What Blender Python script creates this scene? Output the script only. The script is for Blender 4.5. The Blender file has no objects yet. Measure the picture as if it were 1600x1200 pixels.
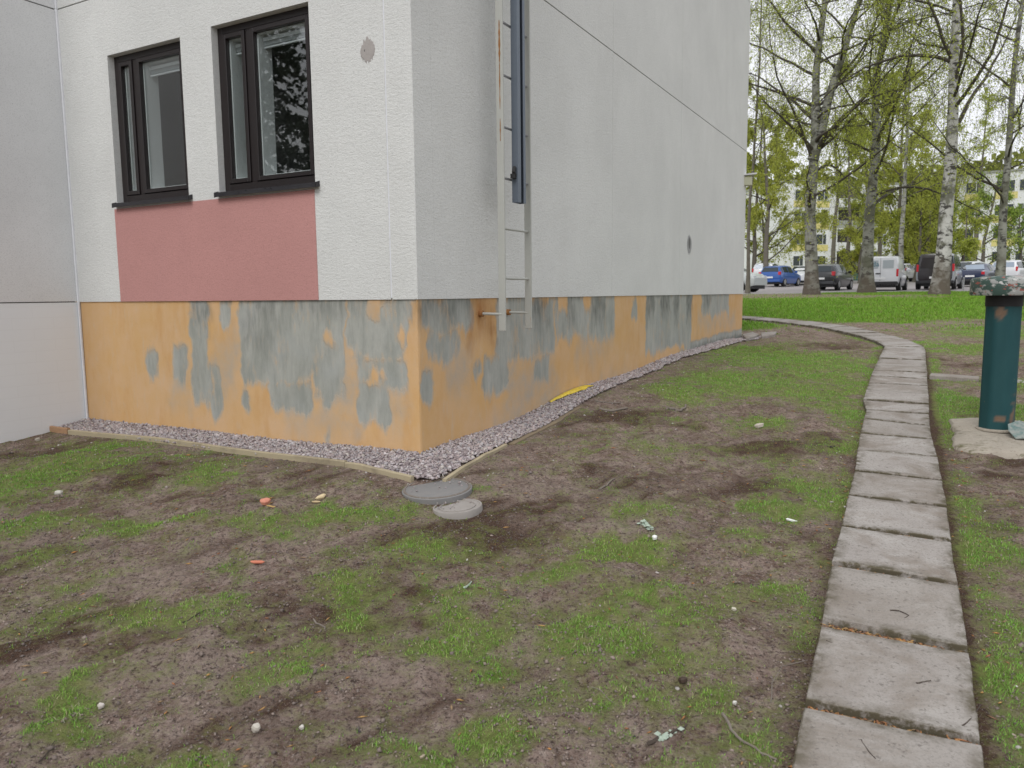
import bpy, bmesh, math, random
import numpy as np
from mathutils import Vector, Matrix
random.seed(7); rng = np.random.default_rng(7)
S = bpy.context.scene
COL = S.collection
rad = math.radians

# ------------------------------------------------------------------ camera, sky, sun, exposure
EYE = 1.56                      # metres above the ground under the photographer
FPX, PITCH, ROLL = 1190.95, 0.116138, -0.010306
fw = np.array([0, math.cos(PITCH), -math.sin(PITCH)]); rt0 = np.array([1., 0, 0]); up0 = np.array([0, math.sin(PITCH), math.cos(PITCH)])
RT = rt0*math.cos(ROLL)+up0*math.sin(ROLL); UP = -rt0*math.sin(ROLL)+up0*math.cos(ROLL)
cd = bpy.data.cameras.new('camera'); cam = bpy.data.objects.new('camera', cd); COL.objects.link(cam)
cd.sensor_width = 36; cd.lens = FPX/1600*36; cd.clip_start = .05; cd.clip_end = 2000
m = Matrix.Identity(4)
for i in range(3):
    m[i][0] = RT[i]; m[i][1] = UP[i]; m[i][2] = -fw[i]
m[2][3] = EYE
cam.matrix_world = m; S.camera = cam
cd.dof.use_dof = True; cd.dof.focus_distance = 5.2; cd.dof.aperture_fstop = 4.5

SUN_AZ, SUN_EL = rad(-152), rad(46)      # bearing of the bright side of the overcast sky
w = bpy.data.worlds.new('World'); S.world = w; w.use_nodes = True
nt = w.node_tree; nt.nodes.clear()
sky = nt.nodes.new('ShaderNodeTexSky'); sky.sky_type = 'NISHITA'; sky.sun_disc = False
sky.sun_elevation = SUN_EL; sky.sun_rotation = SUN_AZ; sky.air_density = 1.0; sky.dust_density = 4.0
hs = nt.nodes.new('ShaderNodeHueSaturation'); hs.inputs['Saturation'].default_value = .25
tc = nt.nodes.new('ShaderNodeTexCoord'); nz = nt.nodes.new('ShaderNodeTexNoise'); nz.inputs['Scale'].default_value = 2.2; nz.inputs['Detail'].default_value = 5
cr = nt.nodes.new('ShaderNodeValToRGB'); cr.color_ramp.elements[0].position = .3; cr.color_ramp.elements[1].position = .75
cr.color_ramp.elements[0].color = (.86, .9, .98, 1); cr.color_ramp.elements[1].color = (1, 1, 1, 1)
sc_ = nt.nodes.new('ShaderNodeVectorMath'); sc_.operation = 'SCALE'; sc_.inputs['Scale'].default_value = 11.5
mx = nt.nodes.new('ShaderNodeMix'); mx.data_type = 'RGBA'; mx.inputs['Factor'].default_value = .85
bg = nt.nodes.new('ShaderNodeBackground'); bg.inputs['Strength'].default_value = .1
out = nt.nodes.new('ShaderNodeOutputWorld')
L = nt.links.new
L(tc.outputs['Generated'], nz.inputs['Vector']); L(nz.outputs['Fac'], cr.inputs['Fac']); L(cr.outputs['Color'], sc_.inputs[0])
L(sky.outputs['Color'], hs.inputs['Color']); L(hs.outputs['Color'], mx.inputs[6]); L(sc_.outputs['Vector'], mx.inputs[7])
L(mx.outputs[2], bg.inputs['Color']); L(bg.outputs['Background'], out.inputs['Surface'])
sd = bpy.data.lights.new('sun', 'SUN'); sd.energy = 1.5; sd.angle = rad(28); sd.color = (1, .985, .965)
sun = bpy.data.objects.new('sun', sd); COL.objects.link(sun)
sv = Vector((math.sin(SUN_AZ)*math.cos(SUN_EL), math.cos(SUN_AZ)*math.cos(SUN_EL), math.sin(SUN_EL)))
sun.rotation_euler = sv.to_track_quat('Z', 'Y').to_euler()
S.view_settings.view_transform = 'Standard'; S.view_settings.look = 'None'; S.view_settings.exposure = 0; S.view_settings.gamma = 1
S.view_settings.use_curve_mapping = False

# ------------------------------------------------------------------ helpers
def tag(o, label=None, cat=None, group=None, kind=None):
    if label: o['label'] = label
    if cat: o['category'] = cat
    if group: o['group'] = group
    if kind: o['kind'] = kind
    return o
def empty(name, loc=(0, 0, 0), label=None, cat=None, group=None, kind=None, rz=0):
    o = bpy.data.objects.new(name, None); COL.objects.link(o); o.location = loc; o.rotation_euler = (0, 0, rz); o.empty_display_size = .1
    return tag(o, label, cat, group, kind)
def link(name, me, parent=None, mat=None, smooth=False):
    o = bpy.data.objects.new(name, me); COL.objects.link(o)
    if mat is not None and not me.materials: me.materials.append(mat)
    if smooth: me.shade_smooth()
    if parent is not None:
        o.parent = parent
    return o
def arr_mesh(name, V, F, mat, parent=None, smooth=False, attrs=None, cols=None):
    """V (n,3) F (m,k) arrays; V in the parent's local frame"""
    me = bpy.data.meshes.new(name); V = np.asarray(V, np.float32); F = np.asarray(F, np.int32)
    k = F.shape[1]
    me.vertices.add(len(V)); me.vertices.foreach_set('co', V.ravel())
    me.loops.add(F.size); me.loops.foreach_set('vertex_index', F.ravel())
    me.polygons.add(len(F)); me.polygons.foreach_set('loop_start', np.arange(0, F.size, k, dtype=np.int32))
    me.update(calc_edges=True)
    for n, a in (attrs or {}).items():
        at = me.attributes.new(n, 'FLOAT', 'POINT'); at.data.foreach_set('value', np.asarray(a, np.float32))
    for n, a in (cols or {}).items():
        at = me.attributes.new(n, 'FLOAT_COLOR', 'POINT'); at.data.foreach_set('color', np.asarray(a, np.float32).ravel())
    return link(name, me, parent, mat, smooth)
class MB:
    def __init__(s): s.v = []; s.f = []
    def add(s, V, F):
        b = len(s.v); s.v += [tuple(p) for p in V]; s.f += [tuple(i+b for i in f) for f in F]; return s
    def box(s, o, a, b, c):
        """o corner, a b c edge vectors"""
        o, a, b, c = (np.array(q, float) for q in (o, a, b, c))
        V = [o, o+a, o+a+b, o+b, o+c, o+a+c, o+a+b+c, o+b+c]
        F = [(0, 3, 2, 1), (4, 5, 6, 7), (0, 1, 5, 4), (1, 2, 6, 5), (2, 3, 7, 6), (3, 0, 4, 7)]
        if np.dot(np.cross(a, b), c) < 0: F = [f[::-1] for f in F]
        return s.add(V, F)
    def bx(s, x0, x1, y0, y1, z0, z1): return s.box((x0, y0, z0), (x1-x0, 0, 0), (0, y1-y0, 0), (0, 0, z1-z0))
    def tube(s, pts, rs, n=8, cap=True):
        pts = [np.array(p, float) for p in pts]
        if not hasattr(rs, '__len__'): rs = [rs]*len(pts)
        base = len(s.v); prev = None
        for i, p in enumerate(pts):
            d = pts[min(i+1, len(pts)-1)]-pts[max(i-1, 0)]; d /= (np.linalg.norm(d)+1e-9)
            a = prev if prev is not None else (np.array([1, 0, 0]) if abs(d[0]) < .8 else np.array([0, 1., 0]))
            u = a-d*np.dot(a, d); u /= (np.linalg.norm(u)+1e-9); v = np.cross(d, u); prev = u
            for k in range(n):
                t = 2*math.pi*k/n; s.v.append(tuple(p+(u*math.cos(t)+v*math.sin(t))*rs[i]))
        for i in range(len(pts)-1):
            for k in range(n):
                a0 = base+i*n+k; a1 = base+i*n+(k+1) % n; s.f.append((a0, a1, a1+n, a0+n))
        if cap:
            s.f.append(tuple(base+k for k in range(n))[::-1]); e = base+(len(pts)-1)*n; s.f.append(tuple(e+k for k in range(n)))
        return s
    def lathe(s, prof, n=32, c=(0, 0, 0)):
        base = len(s.v)
        for r, z in prof:
            for k in range(n): t = 2*math.pi*k/n; s.v.append((c[0]+r*math.cos(t), c[1]+r*math.sin(t), c[2]+z))
        for i in range(len(prof)-1):
            for k in range(n):
                a0 = base+i*n+k; a1 = base+i*n+(k+1) % n; s.f.append((a0, a1, a1+n, a0+n))
        s.f.append(tuple(base+k for k in range(n))[::-1]); e = base+(len(prof)-1)*n; s.f.append(tuple(e+k for k in range(n)))
        return s
    def build(s, name, mat, parent=None, smooth=False, bevel=0):
        me = bpy.data.meshes.new(name); me.from_pydata(s.v, [], s.f); me.update()
        if bevel:
            bm = bmesh.new(); bm.from_mesh(me); bmesh.ops.bevel(bm, geom=list(bm.edges), offset=bevel, segments=1, affect='EDGES', clamp_overlap=True); bm.to_mesh(me); bm.free()
        o = link(name, me, parent, mat, smooth)
        if smooth:
            try: me.set_sharp_from_angle(angle=rad(40))
            except Exception: pass
        return o
def hash2(ix, iy, seed):
    h = (ix.astype(np.int64)*374761393+iy.astype(np.int64)*668265263+seed*1442695041) & 0xffffffff
    h = ((h ^ (h >> 13))*1274126177) & 0xffffffff
    return ((h ^ (h >> 16)) & 0xffff)/65535.
def vn(x, y, s=1., seed=0):
    x = np.asarray(x, float)*s; y = np.asarray(y, float)*s; ix = np.floor(x); iy = np.floor(y); fx = x-ix; fy = y-iy
    fx = fx*fx*(3-2*fx); fy = fy*fy*(3-2*fy)
    a = hash2(ix, iy, seed); b = hash2(ix+1, iy, seed); c = hash2(ix, iy+1, seed); d = hash2(ix+1, iy+1, seed)
    return (a*(1-fx)+b*fx)*(1-fy)+(c*(1-fx)+d*fx)*fy
def fbm(x, y, s=1., o=4, seed=0):
    r = 0; a = .5; t = 0
    for i in range(o): r = r+a*vn(x, y, s*2**i, seed+i*17); t += a; a *= .5
    return r/t
def sst(a, b, x): t = np.clip((x-a)/(b-a), 0, 1); return t*t*(3-2*t)

# ------------------------------------------------------------------ terrain
PR = np.array([(-60, -1.9), (-10, -1.75), (-3, -1.64), (0, -1.56), (2.6, -1.46), (4.6, -1.29), (6, -1.18), (8, -1.03), (10, -.92), (13, -.83), (17, -.6), (21, -.38), (25, -.17), (32, -.07), (42, -.03), (50, .2), (56, .37), (75, 1.1), (110, 2.4), (220, 3.), (700, 4.)])
TH = .502172
Cc = np.array([-.65264, 5.3622]); Rv = np.array([.48133, .87654]); Lv = np.array([-.87654, .48133])
LL, LR = 3.92463, 10.536
INN = Cc+Lv*LL; FAR = Cc+Rv*LR
RB = [(Cc, -1.135), (INN, -1.15), (INN-Rv*.85, -1.26), (Cc+Rv*2.7, -.985), (Cc+Rv*6, -.875), (FAR, -.87), (Cc+Lv*1.9, -1.15)]
def Gb(x, y):
    return np.interp(y, PR[:, 0], PR[:, 1])
_A = np.array([[math.exp(-np.sum((a[0]-b[0])**2)/2/.8**2) for b in RB] for a in RB])
_w = np.linalg.solve(_A+np.eye(len(RB))*.02, np.array([z-Gb(p[0], p[1]) for p, z in RB]))
def G(x, y):
    x = np.asarray(x, float); y = np.asarray(y, float); z = Gb(x, y)
    for (p, _), k in zip(RB, _w): z = z+k*np.exp(-((x-p[0])**2+(y-p[1])**2)/2/.8**2)
    return z+EYE
def ray(px, py): return fw+RT*(px-800)/FPX-UP*(py-600)/FPX
def gp(px, py):
    d = ray(px, py); t = np.concatenate([np.linspace(1, 20, 6000), np.linspace(20, 120, 6000)]); i = np.argmax(d[2]*t+EYE < G(d[0]*t, d[1]*t))
    if d[2]*t[i]+EYE >= G(d[0]*t[i], d[1]*t[i]): i = -1
    return np.array([d[0]*t[i], d[1]*t[i]])
def at(px, py, D):
    d = ray(px, py); return np.array([0, 0, EYE])+d*(D/d[1])
nR = np.array([Rv[1], -Rv[0]]); nL = np.array([-Lv[1], Lv[0]])
if nL @ (-Cc) < 0: nL = -nL
if nR @ (-Cc) < 0: nR = -nR          # outward normals (towards the viewer)
def onwall(px, py, side, off=0.):
    n = nR if side == 'R' else nL; P0 = Cc+n*off; d = ray(px, py); t = (P0 @ n)/(d[:2] @ n); q = d*t
    return (q[:2]-P0) @ (Rv if side == 'R' else Lv), q[2]+EYE
ZP = EYE-.0226        # underside of the facade panels = top of the plinth
ZS = EYE+2.607        # horizontal joint between the storeys
def WP(side, u, off, z):      # point in wall coordinates
    n, t = (nR, Rv) if side == 'R' else (nL, Lv)
    q = Cc+t*u+n*off; return (q[0], q[1], z)

# ------------------------------------------------------------------ materials
def M(name, base=(.5, .5, .5), rough=.8, metal=0, spec=None):
    m = bpy.data.materials.new(name); m.use_nodes = True; b = m.node_tree.nodes['Principled BSDF']
    b.inputs['Base Color'].default_value = (*base, 1); b.inputs['Roughness'].default_value = rough; b.inputs['Metallic'].default_value = metal
    if spec is not None: b.inputs['Specular IOR Level'].default_value = spec
    return m
class N:
    """small node helper"""
    def __init__(s, m): s.m = m; s.t = m.node_tree; s.b = s.t.nodes['Principled BSDF']; s.pos = s.t.nodes.new('ShaderNodeNewGeometry').outputs['Position']
    def n(s, ty, **k):
        x = s.t.nodes.new('ShaderNode'+ty)
        for a, v in k.items(): setattr(x, a, v)
        return x
    def l(s, a, b): s.t.links.new(a, b)
    def scl(s, v, sc, rz=0):
        x = s.n('Mapping'); s.l(v, x.inputs['Vector']); x.inputs['Scale'].default_value = sc; x.inputs['Rotation'].default_value = (0, 0, rz); return x.outputs['Vector']
    def noise(s, sc=5, det=4, rough=.55, vec=None, dist=0):
        x = s.n('TexNoise'); x.inputs['Scale'].default_value = sc; x.inputs['Detail'].default_value = det; x.inputs['Roughness'].default_value = rough; x.inputs['Distortion'].default_value = dist
        s.l(vec if vec is not None else s.pos, x.inputs['Vector']); return x.outputs['Fac']
    def vor(s, sc=20, vec=None, out='Distance', feat='F1'):
        x = s.n('TexVoronoi', feature=feat); x.inputs['Scale'].default_value = sc; s.l(vec if vec is not None else s.pos, x.inputs['Vector']); return x.outputs[out]
    def mr(s, v, a, b, c=0., d=1.):
        x = s.n('MapRange'); s.l(v, x.inputs[0]); x.inputs[1].default_value = a; x.inputs[2].default_value = b; x.inputs[3].default_value = c; x.inputs[4].default_value = d; return x.outputs[0]
    def mix(s, f, a, b):
        x = s.n('Mix', data_type='RGBA')
        for v, i in ((f, 0), (a, 6), (b, 7)):
            if isinstance(v, (int, float)): x.inputs[i].default_value = v
            elif isinstance(v, tuple): x.inputs[i].default_value = (*v, 1)
            else: s.l(v, x.inputs[i])
        return x.outputs[2]
    def mul(s, a, b, op='MULTIPLY'):
        x = s.n('Math', operation=op)
        for v, i in ((a, 0), (b, 1)):
            if isinstance(v, (int, float)): x.inputs[i].default_value = v
            else: s.l(v, x.inputs[i])
        return x.outputs[0]
    def attr(s, n, col=False):
        x = s.n('Attribute'); x.attribute_name = n; return x.outputs['Color' if col else 'Fac']
    def rnd(s): return s.n('ObjectInfo').outputs['Random']
    def col(s, c): s.l(c, s.b.inputs['Base Color'])
    def rough(s, c): s.l(c, s.b.inputs['Roughness'])
    def bump(s, h, st=.4, d=.01, prev=None):
        x = s.n('Bump'); x.inputs['Strength'].default_value = st; x.inputs['Distance'].default_value = d; s.l(h, x.inputs['Height'])
        if prev is not None: s.l(prev, x.inputs['Normal'])
        s.l(x.outputs['Normal'], s.b.inputs['Normal']); return x.outputs['Normal']

def stucco(name, base, dirt, amp=1.):
    m = M(name, base, .9, spec=.2); n = N(m)
    fine = n.noise(85, 5, .65, n.scl(n.pos, (1, 1, 1.9))); med = n.noise(28, 3, .5, n.scl(n.pos, (1, 1, 2.2))); big = n.noise(.9, 5, .6)
    streak = n.noise(1, 4, .55, n.scl(n.pos, (2.2, 2.2, .35)))
    c = n.mix(n.mr(big, .35, .65), base, tuple(x*.91 for x in base)); c = n.mix(n.mr(n.noise(3.5, 6, .7), .5, .72, 0, .45), c, tuple(x*.88 for x in base))
    c = n.mix(n.mr(streak, .52, .85, 0, .3), c, dirt)
    c = n.mix(n.mr(fine, .50, .30, 0, .65), c, tuple(x*.62 for x in base))
    spots = n.vor(9, n.pos); c = n.mix(n.mr(spots, .055, .03, 0, .45), c, tuple(x*.5 for x in base))
    n.col(c)
    nn = n.bump(med, .38*amp, .009); n.bump(fine, .7*amp, .006, nn)
    return m
m_white = stucco('roughcast_white', (.705, .71, .69), (.56, .555, .53))
m_wing = stucco('smooth_painted_render', (.72, .725, .73), (.68, .685, .69), .12)
m_pink = stucco('pink_render', (.53, .275, .255), (.45, .24, .23), .4)
m_reveal = stucco('reveal_render', (.6, .59, .57), (.42, .41, .4))
m_seal = M('sealant', (.72, .73, .76), .6); n = N(m_seal); n.col(n.mix(n.noise(30, 3), (.62, .63, .66), (.78, .79, .82)))
m_dark = M('dark_gap', (.13, .13, .125), .95)
# plinth: attributes decide where the ochre coat is gone
m_pl = M('ochre_plinth', (.5, .3, .13), .88, spec=.25); n = N(m_pl)
gr = n.attr('bare'); mo = n.attr('mould'); ru = n.attr('rust'); th = n.attr('thin')
vs = n.scl(n.pos, (3.6, 3.6, 1.1)); st1 = n.noise(1.6, 6, .65, vs); st2 = n.noise(4, 4, .6, n.scl(n.pos, (7, 7, 1.5))); bl = n.noise(3.2, 5, .6)
och = n.mix(n.mr(bl, .3, .7), (.60, .37, .16), (.62, .415, .24)); och = n.mix(n.mr(st1, .5, .75, 0, .7), och, (.55, .305, .11))
och = n.mix(n.mr(n.noise(7, 5, .7, n.scl(n.pos, (3, 3, .8))), .55, .78, 0, .6), och, (.55, .43, .31))
gry = n.mix(n.mr(st1, .35, .65), (.295, .305, .275), (.42, .42, .385)); gry = n.mix(n.mr(st2, .48, .75, 0, .6), gry, (.26, .272, .248)); gry = n.mix(n.mr(bl, .5, .75, 0, .5), gry, (.37, .385, .38))
edge = n.mul(n.mul(gr, n.mr(n.noise(5.5, 6, .7, n.scl(n.pos, (1, 1, .55))), .3, .7, -.52, .12), 'ADD'), n.mr(st2, .3, .7, -.16, .16), 'ADD')
c = n.mix(n.mul(th, n.mr(n.noise(4, 5, .7), .3, .6, .2, .95)), och, (.43, .37, .30))
c = n.mix(n.mr(edge, .10, .42, 0, .7), c, (.43, .365, .29)); c = n.mix(n.mr(edge, .36, .72), c, gry)
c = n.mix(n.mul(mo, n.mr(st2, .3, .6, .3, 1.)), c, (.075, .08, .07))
c = n.mix(n.mul(ru, n.mr(st1, .3, .65, .2, 1.)), c, (.30, .125, .03))
c = n.mix(n.mr(n.noise(60, 4, .7), .6, .75, 0, .25), c, (.25, .2, .14)); n.col(c)
nn = n.bump(n.mr(edge, .42, .58, 1, 0), .5, .004); nn = n.bump(n.noise(40, 5, .7, n.scl(n.pos, (1, 1, .6))), .35, .004, nn)
m_frame = M('dark_brown_window_frame', (.018, .013, .013), .38)
m_sillm = M('dark_sheet_metal', (.035, .033, .037), .35, .3); n = N(m_sillm); n.rough(n.mr(n.noise(20, 4), .3, .7, .25, .5))
m_whitein = M('white_inner_frame', (.75, .76, .76), .5)
m_blind = M('blind_slats', (.7, .72, .74), .5)
m_room = M('dim_room', (.30, .29, .285), .9)
m_glass = bpy.data.materials.new('window_glass'); m_glass.use_nodes = True; t = m_glass.node_tree; t.nodes.clear()
o_ = t.nodes.new('ShaderNodeOutputMaterial'); mxs = t.nodes.new('ShaderNodeMixShader'); tr = t.nodes.new('ShaderNodeBsdfTransparent'); gl = t.nodes.new('ShaderNodeBsdfGlossy'); fr = t.nodes.new('ShaderNodeMapRange'); lw = t.nodes.new('ShaderNodeLayerWeight'); lw.inputs['Blend'].default_value = .5; pw = t.nodes.new('ShaderNodeMath'); pw.operation = 'POWER'; pw.inputs[1].default_value = 3.6; t.links.new(lw.outputs['Facing'], pw.inputs[0]); t.links.new(pw.outputs[0], fr.inputs[0]); fr.inputs[3].default_value = .085; fr.inputs[4].default_value = .95
tr.inputs['Color'].default_value = (.93, .955, .95, 1); gl.inputs['Roughness'].default_value = .015
t.links.new(fr.outputs[0], mxs.inputs[0]); t.links.new(tr.outputs[0], mxs.inputs[1]); t.links.new(gl.outputs[0], mxs.inputs[2]); t.links.new(mxs.outputs[0], o_.inputs['Surface'])
def painted_metal(name, base, rust=.12, rcol=(.28, .11, .03), sc=3.):
    m = M(name, base, .5); n = N(m); a = n.noise(1, 6, .7, n.scl(n.pos, (12*sc/3, 12*sc/3, sc)));
    c = n.mix(n.noise(6, 4), base, tuple(x*.85 for x in base)); c = n.mix(n.mr(a, .72-rust, .76-rust*.7), c, rcol); n.col(c); n.bump(a, .15, .002); return m
m_ladder = painted_metal('ladder_paint', (.44, .445, .41), .06, (.38, .2, .09))
m_rung = M('rung_steel', (.33, .33, .34), .5, .4)
m_rail = M('slate_blue_rail', (.125, .15, .185), .42, .3); n = N(m_rail); n.col(n.mix(n.noise(2, 4, .5, n.scl(n.pos, (10, 10, 1))), (.105, .13, .165), (.16, .185, .22)))
m_black = M('lock_and_shade_black', (.015, .015, .016), .7)
m_rustc = M('rust_coat', (.23, .09, .03), .9); n = N(m_rustc); n.col(n.mix(n.noise(40, 4), (.14, .05, .02), (.42, .2, .06)))
# ground
m_gr = M('soil_and_thin_turf', (.12, .09, .07), .95, spec=.1); n = N(m_gr)
g = n.attr('grass'); dk = n.attr('damp'); lt = n.attr('dusty')
f1 = n.noise(55, 6, .72); f2 = n.noise(9, 6, .65); f3 = n.noise(160, 3, .7); f4 = n.noise(22, 4, .6, n.scl(n.pos, (1, .35, 1), rad(-25)))
so = n.mix(n.mr(f2, .40, .60), (.185, .115, .09), (.385, .29, .245))
so = n.mix(n.mr(n.noise(31, 6, .78), .47, .60, 0, .6), so, (.46, .375, .325)); so = n.mix(n.mr(n.noise(26, 6, .78, dist=.3), .50, .40, 0, .6), so, (.115, .072, .055)); so = n.mix(n.mr(f4, .48, .66, 0, .5), so, (.14, .095, .07)); so = n.mix(n.mr(n.noise(2.3, 6, .7), .46, .62, 0, .55), so, (.35, .275, .235))
so = n.mix(lt, so, (.36, .295, .25)); so = n.mix(n.mr(dk, 0, .8), so, (.098, .058, .041))
so = n.mix(n.mr(f1, .49, .38, 0, .85), so, (.06, .042, .034)); so = n.mix(n.mr(f3, .56, .70, 0, .7), so, (.40, .34, .30))  # crevice shade in the colour: low spots of the bump noise go dark
gg = n.mix(n.mr(n.noise(14, 5), .3, .7), (.135, .20, .04), (.25, .265, .095))
thin = n.mul(n.mul(g, n.mr(f1, .3, .7, -.28, .28), 'ADD'), n.mr(n.noise(11, 5, .7), .3, .7, -.3, .3), 'ADD')
c = n.mix(n.mr(thin, .06, .70, 0, .88), so, gg); n.col(c)
nn = n.bump(f2, .8, .05); nn = n.bump(f1, 1., .022, nn); n.bump(f3, .8, .006, nn)
m_bl = M('grass_blades', (.1, .15, .03), .6, spec=.25); n = N(m_bl); cc = n.attr('tint', True); n.col(cc)
tl = n.n('BsdfTranslucent'); n.l(cc, tl.inputs['Color']); ms = n.n('MixShader'); ms.inputs[0].default_value = .35
n.l(n.b.outputs[0], ms.inputs[1]); n.l(tl.outputs[0], ms.inputs[2]); n.l(ms.outputs[0], n.t.nodes['Material Output'].inputs['Surface'])
m_stone = M('loose_stones', (.3, .28, .26), .85); n = N(m_stone); n.col(n.mix(n.mr(n.noise(120, 3), .3, .7, 0, .4), n.attr('tint', True), (.12, .1, .1)))
m_conc = M('paver_concrete', (.33, .31, .29), .88); n = N(m_conc)
a1 = n.noise(3.3, 5, .6); a2 = n.noise(90, 4, .7); a3 = n.vor(120); ob = n.rnd()
c = n.mix(n.mr(a1, .35, .7), (.315, .285, .262), (.405, .378, .352)); c = n.mix(n.mr(n.noise(2.3, 6, .7, dist=.4), .47, .62, 0, .85), c, (.205, .168, .135))
c = n.mix(n.mul(ob, .6), c, (.255, .225, .195)); c = n.mix(n.mr(a2, .5, .66, 0, .65), c, (.19, .172, .155)); c = n.mix(n.mr(a3, .2, .08, 0, .45), c, (.5, .48, .45)); c = n.mix(n.mr(n.noise(48, 3, .6), .60, .68, 0, .75), c, (.14, .12, .105))
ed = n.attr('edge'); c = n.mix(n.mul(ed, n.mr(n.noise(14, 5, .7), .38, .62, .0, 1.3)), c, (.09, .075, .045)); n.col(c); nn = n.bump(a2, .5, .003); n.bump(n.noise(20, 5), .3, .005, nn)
m_pad = M('crumbling_concrete_pad', (.4, .37, .3), .9); n = N(m_pad); c = n.mix(n.noise(9, 6, .7), (.30, .26, .21), (.46, .41, .34)); c = n.mix(n.mr(n.noise(5, 6, .7, n.scl(n.pos, (.6, 2, 1), rad(10))), .56, .66), c, (.13, .12, .06)); c = n.mix(n.mr(n.noise(40, 5, .7), .58, .7, 0, .8), c, (.16, .13, .1)); n.col(c); nn = n.bump(n.noise(14, 6, .7), .8, .03); n.bump(n.noise(60, 4), .5, .008, nn)
def wood(name, a, b):
    m = M(name, a, .85); n = N(m); c = n.mix(n.noise(12, 5, .6, n.scl(n.pos, (.6, .6, 6))), a, b); c = n.mix(n.mr(n.noise(4, 5), .55, .7, 0, .6), c, (.16, .13, .09)); n.col(c); n.bump(n.noise(40, 4), .3, .004); return m
m_edgew = wood('pale_timber', (.43, .36, .23), (.34, .29, .2)); m_edgeo = wood('fresh_timber', (.43, .25, .13), (.36, .22, .13)); m_edged = wood('earthy_timber', (.26, .2, .12), (.17, .13, .09))
m_cover = M('manhole_cover_grey', (.2, .19, .18), .8); n = N(m_cover); c = n.mix(n.noise(7, 6, .7), (.215, .185, .155), (.135, .112, .095)); c = n.mix(n.mr(n.noise(50, 4, .7), .55, .7, 0, .7), c, (.36, .34, .33)); n.col(c); n.bump(n.noise(45, 5), .4, .004)
m_coverb = M('manhole_rim_blue_grey', (.2, .23, .26), .8); n = N(m_coverb); n.col(n.mix(n.noise(14, 5, .7), (.17, .175, .18), (.24, .22, .205)))
m_yel = M('yellow_plastic', (.72, .56, .05), .5); n = N(m_yel); n.col(n.mix(n.mr(n.noise(30, 5, .7), .45, .7), (.75, .58, .05), (.40, .27, .06)))
m_teal = M('teal_bollard_paint', (.02, .09, .10), .6, spec=.25); n = N(m_teal)
c = n.mix(n.noise(4, 5, .6, n.scl(n.pos, (3, 3, 1))), (.010, .052, .060), (.022, .078, .082)); c = n.mix(n.attr('chip'), c, n.mix(n.noise(40, 4), (.13, .08, .05), (.2, .14, .1)))
c = n.mix(n.mr(n.noise(7, 6, .75), .66, .70), c, (.16, .15, .09)); n.col(c); n.bump(n.noise(30, 5), .12, .003)
m_cap = M('flaking_cap', (.45, .45, .44), .55); n = N(m_cap); p = n.scl(n.pos, (1, 1, 1.6)); c = n.mix(n.mr(n.noise(9, 6, .7, p), .47, .51), (.34, .345, .33), (.045, .085, .07)); c = n.mix(n.mr(n.noise(17, 3, .6, p), .61, .63), c, (.30, .09, .07)); c = n.mix(n.mr(n.noise(13, 3, .5, n.scl(p, (1.3, 1, 1))), .62, .65), c, (.52, .52, .5)); n.col(c); n.bump(n.noise(12, 4), .2, .004)
m_asph = M('worn_asphalt', (.2, .18, .18), .9); n = N(m_asph); c = n.mix(n.noise(.7, 5), (.36, .325, .32), (.28, .26, .255)); n.col(n.mix(n.mr(n.noise(60, 3), .4, .7, 0, .4), c, (.1, .09, .09)))

# ------------------------------------------------------------------ path joints (left and right end of every joint on the ground)
J = [((1256, 1110), (1533, 1172)), ((1283, 978), (1514, 1026)), ((1298.7, 887), (1497, 920)), ((1314, 826), (1486, 851)), ((1325, 779), (1480, 797)), ((1335, 740), (1472, 755)), ((1339, 707), (1465, 718)), ((1344, 681), (1457, 691)), ((1349, 659), (1453, 669)), ((1353, 643), (1452, 651)), ((1348, 629), (1452, 635)), ((1353, 613), (1451, 620)), ((1357, 601), (1450, 606)), ((1360, 590), (1449, 595)), ((1364, 582), (1449, 585)), ((1367, 574), (1448, 576.5)), ((1373, 562), (1447, 565)), ((1379, 549.5), (1446, 550.5)), ((1382, 543.5), (1444, 544.5))]
J = [(gp(*a), gp(*b)) for a, b in J]
st_ = np.array([.29, .58]); J = [(J[0][0]-st_*1.02*k, J[0][1]-st_*1.02*k) for k in (3, 2, 1)]+J
farleg = [gp(*q) for q in ((1413, 538), (1368, 526), (1310, 512), (1230, 502.5), (1165, 497.5))]
farleg.append(farleg[-1]+(farleg[-1]-farleg[-2])*1.2)
P0 = (J[0][0]+J[0][1])/2; P1 = (J[-1][0]+J[-1][1])/2; PD = (P1-P0)/np.linalg.norm(P1-P0)
def pathdist(x, y):
    dx = x-P0[0]; dy = y-P0[1]; t = np.clip(dx*PD[0]+dy*PD[1], 0, np.linalg.norm(P1-P0)); d = np.hypot(dx-t*PD[0], dy-t*PD[1])
    for a, b in zip(farleg[:-1], farleg[1:]):
        v = b-a; q = np.clip(((x-a[0])*v[0]+(y-a[1])*v[1])/(v@v), 0, 1); d = np.minimum(d, np.hypot(x-a[0]-q*v[0], y-a[1]-q*v[1]))
    return d
def wallcoord(x, y):
    """(u along gable, distance in front of it), (u along left facade, distance in front of it)"""
    dx = x-Cc[0]; dy = y-Cc[1]
    return dx*Rv[0]+dy*Rv[1], dx*nR[0]+dy*nR[1], dx*Lv[0]+dy*Lv[1], dx*nL[0]+dy*nL[1]
def furrow(x, y):
    xr = x*math.cos(.72)+y*math.sin(.72); yr = -x*math.sin(.72)+y*math.cos(.72)
    return sst(.54, .72, fbm(xr*.5, yr*3.2, 2.6, 4, 123)+.25*(fbm(x, y, 9, 3, 125)-.5))*(1-sst(.5, 2.2, x))
CV = [gp(683, 764), gp(715, 793)]
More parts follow.
